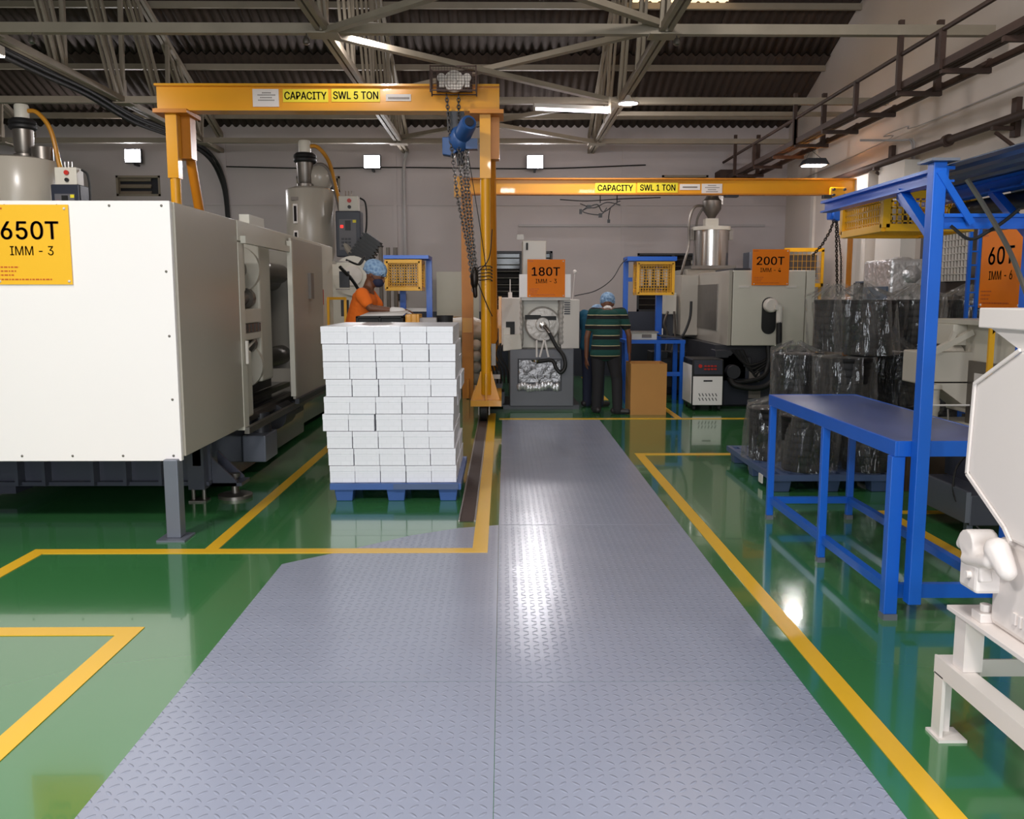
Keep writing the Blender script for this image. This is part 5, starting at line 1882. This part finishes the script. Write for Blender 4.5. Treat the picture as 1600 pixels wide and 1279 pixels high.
# things along the right wall: foil wrapped cabinet, slate panel
t = thing('foil_wrapped_cabinet', 'silver bubble foil wrapped cabinet by the right wall behind the buckets', 'cabinet', (4.75, 10.9, 0))
mb = MB().box(-.2, .22, -.4, .4, 0, 1.98)
mb.build('foil_cover', 'foil', t, .03, True)
MB().ball((.05, -.1, 1.8), (.25, .35, .22), 14, 9).build('loose_foil', 'foil', t, 0, True)
MB().box(-.215, -.2, -.35, .35, .6, 1.66).build('blue_wrap', 'slate', t, 0, True)
t = thing('slate_panel', 'slate blue panel leaning by the white pilaster behind the buckets', 'panel', (4.75, 11.75, 0))
MB().box(-.02, .2, -.2, .25, 0, 1.74).build('panel', 'slate', t, 0, True)
MB().box(-.1, -.02, -.1, .1, 1.5, 1.72).build('black_rack', 'black', t, 0, True)

# ================================================================ white granulator, nearest on the right
Gx = 1.56
g = thing('granulator', 'white painted granulator with angular hopper in the right foreground', 'granulator', (1.9, 2.6, 0))
sp_ = [(2.905, 1.262), (2.918, .958), (2.68, .835), (2.64, .80), (2.1, .80), (2.1, 1.386), (2.6, 1.387), (2.66, 1.388)]
hp = MB()
hp.prism(sp_, 'yz', Gx, Gx + .62)
hp.build('hopper', 'granul', g, .012)
MB().box(Gx - .02, Gx + .66, 2.0, 2.875, 1.448, 1.512).build('hopper_flange', 'granul', g, .004)
MB().prism([(2.84, 1.448), (2.66, 1.384), (2.12, 1.384), (2.12, 1.448)], 'yz', Gx + .002, Gx + .615).build('hopper_throat', 'granul', g)
rim = MB()
for a, b in zip(sp_[:3], sp_[1:4]):
    rim.bar((Gx - .002, a[0], a[1]), (Gx - .002, b[0], b[1]), .008, .012)
a, b = sp_[7], sp_[0]
rim.bar((Gx - .004, a[0], a[1]), (Gx - .004, b[0], b[1]), .008, .01)
rim.build('hopper_rim', 'granul', g)
MB().prism([(2.70, .80), (2.77, .78), (2.77, .495), (2.12, .495), (2.12, .80)], 'yz', Gx + .02, Gx + .6).build('chamber', 'granul', g, .02)
cl = MB()
cl.lathe([(.0, -.04), (.045, -.04), (.045, .05), (0, .05)], (Gx - .02, 2.79, .755), 'x', 16)
cl.caps((Gx - .03, 2.83, .75), (Gx - .03, 2.74, .72), .03, .035)
cl.caps((Gx - .04, 2.85, .735), (Gx - .04, 2.83, .77), .018, .018)
cl.caps((Gx - .05, 2.80, .70), (Gx - .05, 2.66, .73), .018, .022)
cl.caps((Gx - .03, 2.66, .77), (Gx - .03, 2.6, .72), .04, .03)
cl.prism([(2.83, .73), (2.76, .64), (2.70, .65), (2.72, .70)], 'yz', Gx - .05, Gx - .01)
union(cl, 'swing_clamp', 'granul', g, .006, 2)
bb = MB()
bb.box(Gx - .055, Gx + .05, 2.72, 2.83, .605, .70)
bb.box(Gx - .03, Gx + .05, 2.83, 2.862, .62, .74)
bb.build('bearing_block', 'granul', g, .012)
MB().lathe([(0, -.07), (.012, -.07), (.012, -.05)], (Gx, 2.76, .66), 'x', 10).build('bearing_bolt', 'granul', g)
MB().box(Gx - .03, Gx + .7, 2.05, 2.94, .478, .494).build('deck_plate', 'granul', g, .002)
MB().box(Gx - .01, Gx + .06, 2.76, 2.82, .494, .525).lathe([(.018, .525), (.018, .55), (0, .55)], (Gx + .02, 2.79, 0), 'z', 8).build('hold_down', 'granul', g, .003)
up = MB()
for x, y in ((Gx + .02, 2.88), (Gx + .6, 2.88), (Gx + .02, 2.15), (Gx + .6, 2.15)):
    up.box(x - .03, x + .03, y - .03, y + .03, .29, .478)
    o = MB().box(x - .03, x - .015, y - .035, y + .035, .29, .478).box(x - .015, x + .035, y - .035, y - .022, .29, .478).build('upper_post', 'granul', g)
for x in (Gx + .0, Gx + .62):
    b = MB()
    b.box(x - .03, x - .022, 2.0, 3.0, .225, .29)
    b.box(x - .022, x + .035, 2.0, 2.998, .281, .289)
    b.build('side_channel', 'granul', g)
for y in (2.985, 2.03):
    MB().box(Gx, Gx + .62, y - .03, y - .022, .226, .288).box(Gx, Gx + .62, y - .022, y + .03, .226, .233).build('cross_channel', 'granul', g)
MB().prism([(Gx, 2.99), (Gx + .14, 2.99), (Gx, 2.82)], 'xy', .235, .243).build('corner_gusset', 'granul', g)
for x, y in ((Gx, 2.965), (Gx + .62, 2.965), (Gx, 2.05), (Gx + .62, 2.05)):
    l = MB().box(x - .03, x - .018, y - .03, y + .03, .01, .23).box(x - .018, x + .03, y + .018, y + .03, .01, .23).build('leg', 'granul', g)
    MB().box(x - .04, x + .06, y - .05, y + .05, 0, .01).build('leg_plate', 'granul', l)
em = MB()
for k, (y, wd_) in enumerate(((2.62, .02), (2.59, .012), (2.56, .02), (2.53, .014), (2.5, .02))):
    em.box(Gx + .012, Gx + .022, y - wd_ / 2, y + wd_ / 2, .545, .58)
em.build('cast_lettering', 'granul', g)

# ================================================================ PALLET OF WHITE CARTONS
p0 = pallet('plastic_pallet', 'bright blue plastic pallet under the stack of white cartons', -1.31, -.32, 6.6, 7.75, 'pallet')
MB().box(-.83, -.34, 6.585, 6.6, .1, .14).build('worn_patch', 'palletg', p0)
ordn = ['top', 'second', 'third', 'fourth', 'fifth', 'sixth', 'seventh', 'eighth', 'bottom']
cols = ['far left', 'second from left', 'middle', 'second from right', 'far right']
# small sideways slips of each layer (row 0 = top), metres
slip = [-.014, .0, .002, .012, -.008, -.012, .0, .008, .014]
wd = [.193, .193, .193, .191, .191, .191, .188, .188, .188]
bh, bd = .1318, .55


def carton_mesh(n_, w_, dep):
    mb = MB()
    mb.box(-w_ / 2, w_ / 2, 0, dep, 0, bh - .0025)
    return mb


for r in range(9):
    z = .142 + (8 - r) * bh
    for c in range(5):
        w_ = wd[r]
        x = -.85 + slip[r] + (c - 2) * (w_ + .005)
        if r == 5 and c < 2:
            x -= .012
        if r == 3 and c > 0:
            x += .004
        gap = random.uniform(-.002, .002)
        y = 6.63 + random.uniform(-.004, .006) + (.01 if r > 4 else 0)
        dep = 1.06 if c < 4 else bd - .012
        t = thing('carton', 'white carton, %s row of the pallet stack, %s column' % (ordn[r] + ('' if r in (0, 8) else ' from top'), cols[c]), 'carton', (x + gap, y, z), 0, 'white cartons stacked on the blue pallet')
        MB().box(-w_ / 2, w_ / 2, 0, dep, 0, bh - .016).build('body', 'box', t, .0015, True)
        MB().box(-w_ / 2 - .0015, w_ / 2 + .0015, -.0025, dep + .002, bh - .045, bh - .0035).build('lid', 'box', t, .0015, True)
        if c == 4:
            t = thing('carton', 'white carton behind the far right column, %s row of the pallet stack' % ordn[r], 'carton', (x + random.uniform(-.012, .008), y + bd, z), 0, 'white cartons stacked on the blue pallet')
            MB().box(-w_ / 2, w_ / 2, 0, .52, 0, bh - .016).build('body', 'box', t, .0015, True)
            MB().box(-w_ / 2 - .0015, w_ / 2 + .0015, -.002, .522, bh - .045, bh - .0035).build('lid', 'box', t, .0015, True)

# operator's bench behind the cartons
t = thing('packing_table', 'grey packing bench hidden behind the white cartons', 'table', (-1.1, 8.75, 0))
MB().box(-.32, .62, -.3, .15, .96, 1.0).build('tabletop', 'metal', t, 0, True)
for x in (-.28, .45):
    for y in (-.25, .0):
        MB().box(x - .025, x + .025, y - .025, y + .025, 0, .96).build('leg', 'zinc', t, 0, True)
t = thing('crate', 'black plastic crate with papers on top in front of the operator', 'crate', (-1.17, 8.65, 1.0))
mb = MB()
mb.box(-.21, .21, -.17, .17, 0, .35).box(-.225, .225, -.185, .185, .25, .275).box(-.225, .225, -.185, .185, .335, .36)
for x in (-.225, -.01, .2):
    mb.box(x, x + .025, -.185, .185, .0, .36)
mb.build('body', 'rubber', t, .006, True)
t = thing('crate', 'yellow plastic crate end standing right of the black crate', 'crate', (-.85, 8.68, 1.0))
mb = MB().box(-.075, .05, -.16, .16, 0, .375)
for k in range(3):
    mb.box(-.08 + k * .05, -.07 + k * .05, -.17, -.16, .0, .375)
mb.build('body', 'gantry', t, .004, True)
t = thing('paper_sheets', 'white paper sheets spread on the black crate', 'paper', (-1.16, 8.64, 1.36))
mb = MB()
mb._add([(-.2, -.16, .002), (.0, -.17, .004), (.21, -.15, .006), (.24, .1, .05), (.05, .16, .045), (-.14, .15, .04)], [(0, 1, 4, 5), (1, 2, 3, 4)], True)
o = mb.build('sheet', 'paper', t, 0, True)
o.modifiers.new('t', 'SOLIDIFY').thickness = .002
t = thing('tub', 'pale grey plastic tub behind the white cartons under the blue stand', 'tub', (-.73, 8.7, 1.0))
MB().box(-.09, .09, -.1, .1, 0, .34).build('body', 'conduit', t, .01, True)
t = thing('tub', 'black round tub right of the grey tub behind the white cartons', 'tub', (-.57, 8.74, 1.0))
MB().lathe([(.07, 0), (.08, .33), (.085, .36), (0, .36)], (0, 0, 0), 'z', 20).build('body', 'rubber', t, 0, True)


# ================================================================ PEOPLE
def hand(mb, wrist, dirv, palmn, s=1.0, curl=.5):
    """palm, four curled fingers and a thumb from the side"""
    d = Vector(dirv).normalized()
    n = Vector(palmn).normalized()
    sd = d.cross(n).normalized()
    w0 = Vector(wrist)
    for k in (-1, -.33, .33, 1):
        mb.caps(w0 + sd * .016 * k, w0 + d * .085 * s + sd * .028 * k, .016, .013, 8)
    for k, l in ((-1.5, .062), (-.5, .075), (.5, .08), (1.5, .07)):
        a = w0 + d * .085 * s + sd * .02 * k
        m_ = a + d * l * .55 + n * l * .25 * curl
        e = m_ + d * l * .4 * (1 - curl * .5) + n * l * .45 * curl
        mb.caps(a, m_, .0105, .0095, 8)
        mb.caps(m_, e, .0095, .008, 8)
    a = w0 + d * .025 + sd * .03
    m_ = a + d * .04 + sd * .025 + n * .012
    mb.caps(a, m_, .013, .011, 8)
    mb.caps(m_, m_ + d * .032 + n * .012, .011, .009, 8)


def person(loc, label, J, head_dir, shirt, trousers, sleeve=.62, collar=False, face='mask', hnd=None, glove=None, stripe=False, group=None):
    """J: joints in local metres; head_dir: where the face looks"""
    t = thing('person', label, 'person', loc)
    V = {k: Vector(v) for k, v in J.items()}
    f = Vector(head_dir).normalized()
    up = (V['head'] - V['neck']).normalized()
    right = f.cross(up).normalized()
    upn = right.cross(f).normalized()
    R = Matrix((right, f, upn)).transposed()
    b = MB()
    h = V['head']
    b.ball(h, (.076, .096, .108), 18, 14, R)
    b.ball(h + R @ Vector((0, .035, -.07)), (.056, .06, .052), 14, 10, R)
    b.caps(h + R @ Vector((0, .09, .005)), h + R @ Vector((0, .112, -.03)), .010, .014, 8)
    for s in (-1, 1):
        b.ball(h + R @ Vector((s * .078, -.01, -.015)), (.012, .022, .034), 10, 8, R)
        b.ball(h + R @ Vector((s * .03, .08, .012)), (.016, .01, .009), 8, 6, R)
    b.ball(h + R @ Vector((0, .09, -.06)), (.026, .012, .008), 8, 6, R)
    b.caps(h + R @ Vector((0, -.02, -.08)), V['neck'], .052, .058)
    sh = [V['shL'], V['shR']]
    mid = (V['shL'] + V['shR']) / 2
    b.caps(V['neck'], V['chest'], .06, .11)
    b.caps(V['chest'], V['pelvis'], .12, .12)
    for s in 'LR':
        b.caps(V['neck'] * .6 + V['sh' + s] * .4, V['sh' + s], .05, .055)
        b.caps(V['sh' + s], V['el' + s], .048, .038)
        b.caps(V['el' + s], V['wr' + s], .038, .026)
        b.caps(V['pelvis'] * .5 + V['hip' + s] * .5, V['hip' + s], .09, .085)
        b.caps(V['hip' + s], V['kn' + s], .08, .055)
        b.caps(V['kn' + s], V['an' + s], .052, .036)
        dv = (V['wr' + s] - V['el' + s]).normalized()
        hd, pn = (hnd or {}).get(s, (dv, right))
        hand(b, V['wr' + s] + Vector(hd).normalized() * .01, hd, pn, 1.0, .45)
    body = union(b, 'body', 'skin', t, .008, 2, True)
    # shirt
    c = MB()
    for s in 'LR':
        c.caps(V['neck'] * .45 + V['sh' + s] * .55 - up * .02, V['sh' + s], .062, .072)
        e = V['sh' + s].lerp(V['el' + s], sleeve)
        c.caps(V['sh' + s], e, .072, .066)
    ax = (V['shR'] - V['shL']).normalized()
    for k in range(10):
        u = k / 8
        p = V['chest'].lerp(V['pelvis'], u)
        wdt = (.165 if face else .192) - (.03 if face else .012) * math.sin(u * PI) + .01 * u
        dpt = .136 + .012 * math.sin(u * 3)
        up_t = (V['chest'] - V['pelvis']).normalized()
        fw = up_t.cross(ax).normalized()
        Rt = Matrix((ax, fw, up_t)).transposed()
        c.ball(p, (wdt, dpt, .1), 18, 10, Rt)
    c.ball(mid.lerp(V['chest'], .45), (.17, .13, .09), 16, 10, Matrix((ax, fw, up_t)).transposed())
    so = union(c, 'shirt', shirt, t, .012, 3, True)
    if collar:
        MB().lathe([(.07, -.02), (.078, .0), (.066, .03)], (0, 0, 0), 'z', 18).build('collar', 'paper', t, 0, True).matrix_local = Matrix.Translation(V['neck'] - up * .01) @ up.to_track_quat('Z', 'Y').to_matrix().to_4x4()
    # trousers
    q = MB()
    q.ball(V['pelvis'], (.15, .112, .12), 18, 12, Matrix((ax, fw, up_t)).transposed())
    for s in 'LR':
        q.caps(V['pelvis'] * .4 + V['hip' + s] * .6, V['hip' + s], .11, .10)
        q.caps(V['hip' + s], V['kn' + s], .098, .076)
        q.caps(V['kn' + s], V['an' + s], .076, .066)
        q.caps(V['an' + s], V['an' + s] - Vector((0, 0, .02)), .068, .068)
    union(q, 'trousers', trousers, t, .012, 3, True)
    for s in 'LR':
        a = V['an' + s]
        fd = Vector(J.get('toe' + s, (f.x, f.y, 0)))
        fd.z = 0
        fd.normalize()
        z0 = a.z - .075
        m_ = MB()
        m_.caps(Vector((a.x, a.y, z0 + .045)) - fd * .05, Vector((a.x, a.y, z0 + .038)) + fd * .14, .045, .036)
        m_.ball(Vector((a.x, a.y, z0 + .07)), (.045, .05, .045))
        mm = MB()
        mm.v = [Vector((p.x, p.y, max(p.z, z0))) for p in m_.v]
        mm.f, mm.sm = m_.f, m_.sm
        union(mm, 'shoe', 'shoe', t, .008, 2, True)
    # hair net
    n_ = MB()
    n_.ball(h + R @ Vector((0, -.025, .045)), (.104, .125, .095), 22, 14, R)
    for k in range(16):
        a = 2 * PI * k / 16
        n_.ball(h + R @ Vector((.088 * math.cos(a), -.02 + .105 * math.sin(a), .012 + .012 * math.sin(a))), .02, 8, 6)
    union(n_, 'hair_net', 'net', t, .007, 1, True)
    if face == 'mask':
        k_ = MB()
        k_.ball(h + R @ Vector((0, .052, -.058)), (.062, .066, .056), 16, 10, R)
        mo = k_.build('face_mask', 'mask', t, 0, True)
        gl = MB()
        for s in (-1, 1):
            ring = [h + R @ Vector((s * .034 + .026 * math.cos(a), .094, .014 + .019 * math.sin(a))) for a in [2 * PI * i / 12 for i in range(13)]]
            gl.tube(ring, .0025, 5)
            gl.tube([h + R @ Vector((s * .06, .092, .018)), h + R @ Vector((s * .083, -.01, .01))], .0025, 5)
        gl.tube([h + R @ Vector((-.008, .096, .018)), h + R @ Vector((.008, .096, .018))], .0025, 5)
        gl.build('spectacles', 'black', t, 0, True)
        st_ = MB()
        for s in (-1, 1):
            st_.curve([h + R @ Vector((s * .058, .06, -.05)), h + R @ Vector((s * .08, .03, -.04)), h + R @ Vector((s * .086, -.01, -.012))], .003, 5)
        st_.build('mask_strap', 'mask', t, 0, True)
    if glove:
        gm = MB()
        for s in glove:
            hd, pn = hnd[s]
            hand(gm, V['wr' + s], hd, pn, 1.12, .35)
            gm.caps(V['wr' + s] - Vector(hd).normalized() * .03, V['wr' + s] + Vector(hd).normalized() * .06, .034, .04)
        union(gm, 'glove', 'paper', t, .007, 2, True)
    return t


# operator in orange: stands behind the cartons, turned to his left, writing on the sheets
MB().box(-1.70, -1.15, 8.8, 9.35, 0, .13).build('platform_tmp', 'zinc')
plat = bpy.data.objects['platform_tmp']
plat.name = 'step_platform'
tag(plat, 'grey step platform under the operator behind the cartons', 'platform')
person((-1.47, 9.0, .13), 'person in orange t-shirt, blue hair net and mask bending over papers behind the cartons',
       dict(pelvis=(-.02, .05, .98), chest=(.07, .03, 1.33), neck=(.12, .0, 1.49), head=(.20, -.01, 1.635),
            shL=(.10, .19, 1.43), shR=(.08, -.17, 1.43), elL=(.24, .2, 1.25), elR=(.17, -.22, 1.30), wrL=(.42, .0, 1.28), wrR=(.42, -.24, 1.275),
            hipL=(-.02, .14, .94), hipR=(-.02, -.06, .94), knL=(.02, .15, .5), knR=(.02, -.06, .5), anL=(-.02, .16, .075), anR=(-.04, -.08, .075)),
       (.86, -.30, -.42), 'orange', 'jeans', .55, False, 'mask', {'R': ((1, .15, -.15), (0, .2, -1)), 'L': ((1, -.3, -.1), (0, -.3, -1))}, 'R')

# stooping worker in the striped polo, seen from behind
person((1.42, 11.75, 0), 'person in green and black striped polo stooping with back turned beside the carton',
       dict(pelvis=(-.07, -.04, .84), chest=(-.04, .08, 1.21), neck=(-.02, .20, 1.36), head=(-.01, .31, 1.445),
            shL=(-.22, .12, 1.33), shR=(.16, .12, 1.33), elL=(-.305, .06, 1.0), elR=(.255, .08, 1.03), wrL=(-.31, .07, .74), wrR=(.27, .12, .80),
            hipL=(-.16, -.03, .80), hipR=(.02, -.03, .80), knL=(-.16, .0, .46), knR=(.09, -.02, .46), anL=(-.17, .02, .075), anR=(.09, -.12, .075),
            toeL=(-.25, 1, 0), toeR=(.9, -.25, 0)),
       (.05, .75, -.66), 'polo', 'trouser', .6, True, None, {'L': ((-.02, .1, -1), (1, .2, 0)), 'R': ((.1, .15, -1), (-1, .3, 0))})

# third worker mostly hidden behind the stooping one
person((1.29, 12.42, 0), 'person in teal shirt and navy trousers bending, mostly hidden behind the striped polo worker',
       dict(pelvis=(-.02, .0, .88), chest=(-.02, .07, 1.2), neck=(.06, .22, 1.27), head=(.10, .34, 1.29),
            shL=(-.15, .13, 1.29), shR=(.14, .02, 1.29), elL=(-.14, .2, 1.0), elR=(.16, .1, 1.0), wrL=(.0, .38, .95), wrR=(.24, .3, .92),
            hipL=(-.1, .03, .84), hipR=(.06, -.03, .84), knL=(-.1, .05, .47), knR=(.06, -.02, .47), anL=(-.1, .06, .075), anR=(.06, -.04, .075)),
       (.8, .4, -.5), 'teal', 'jeans', .6, False, None)
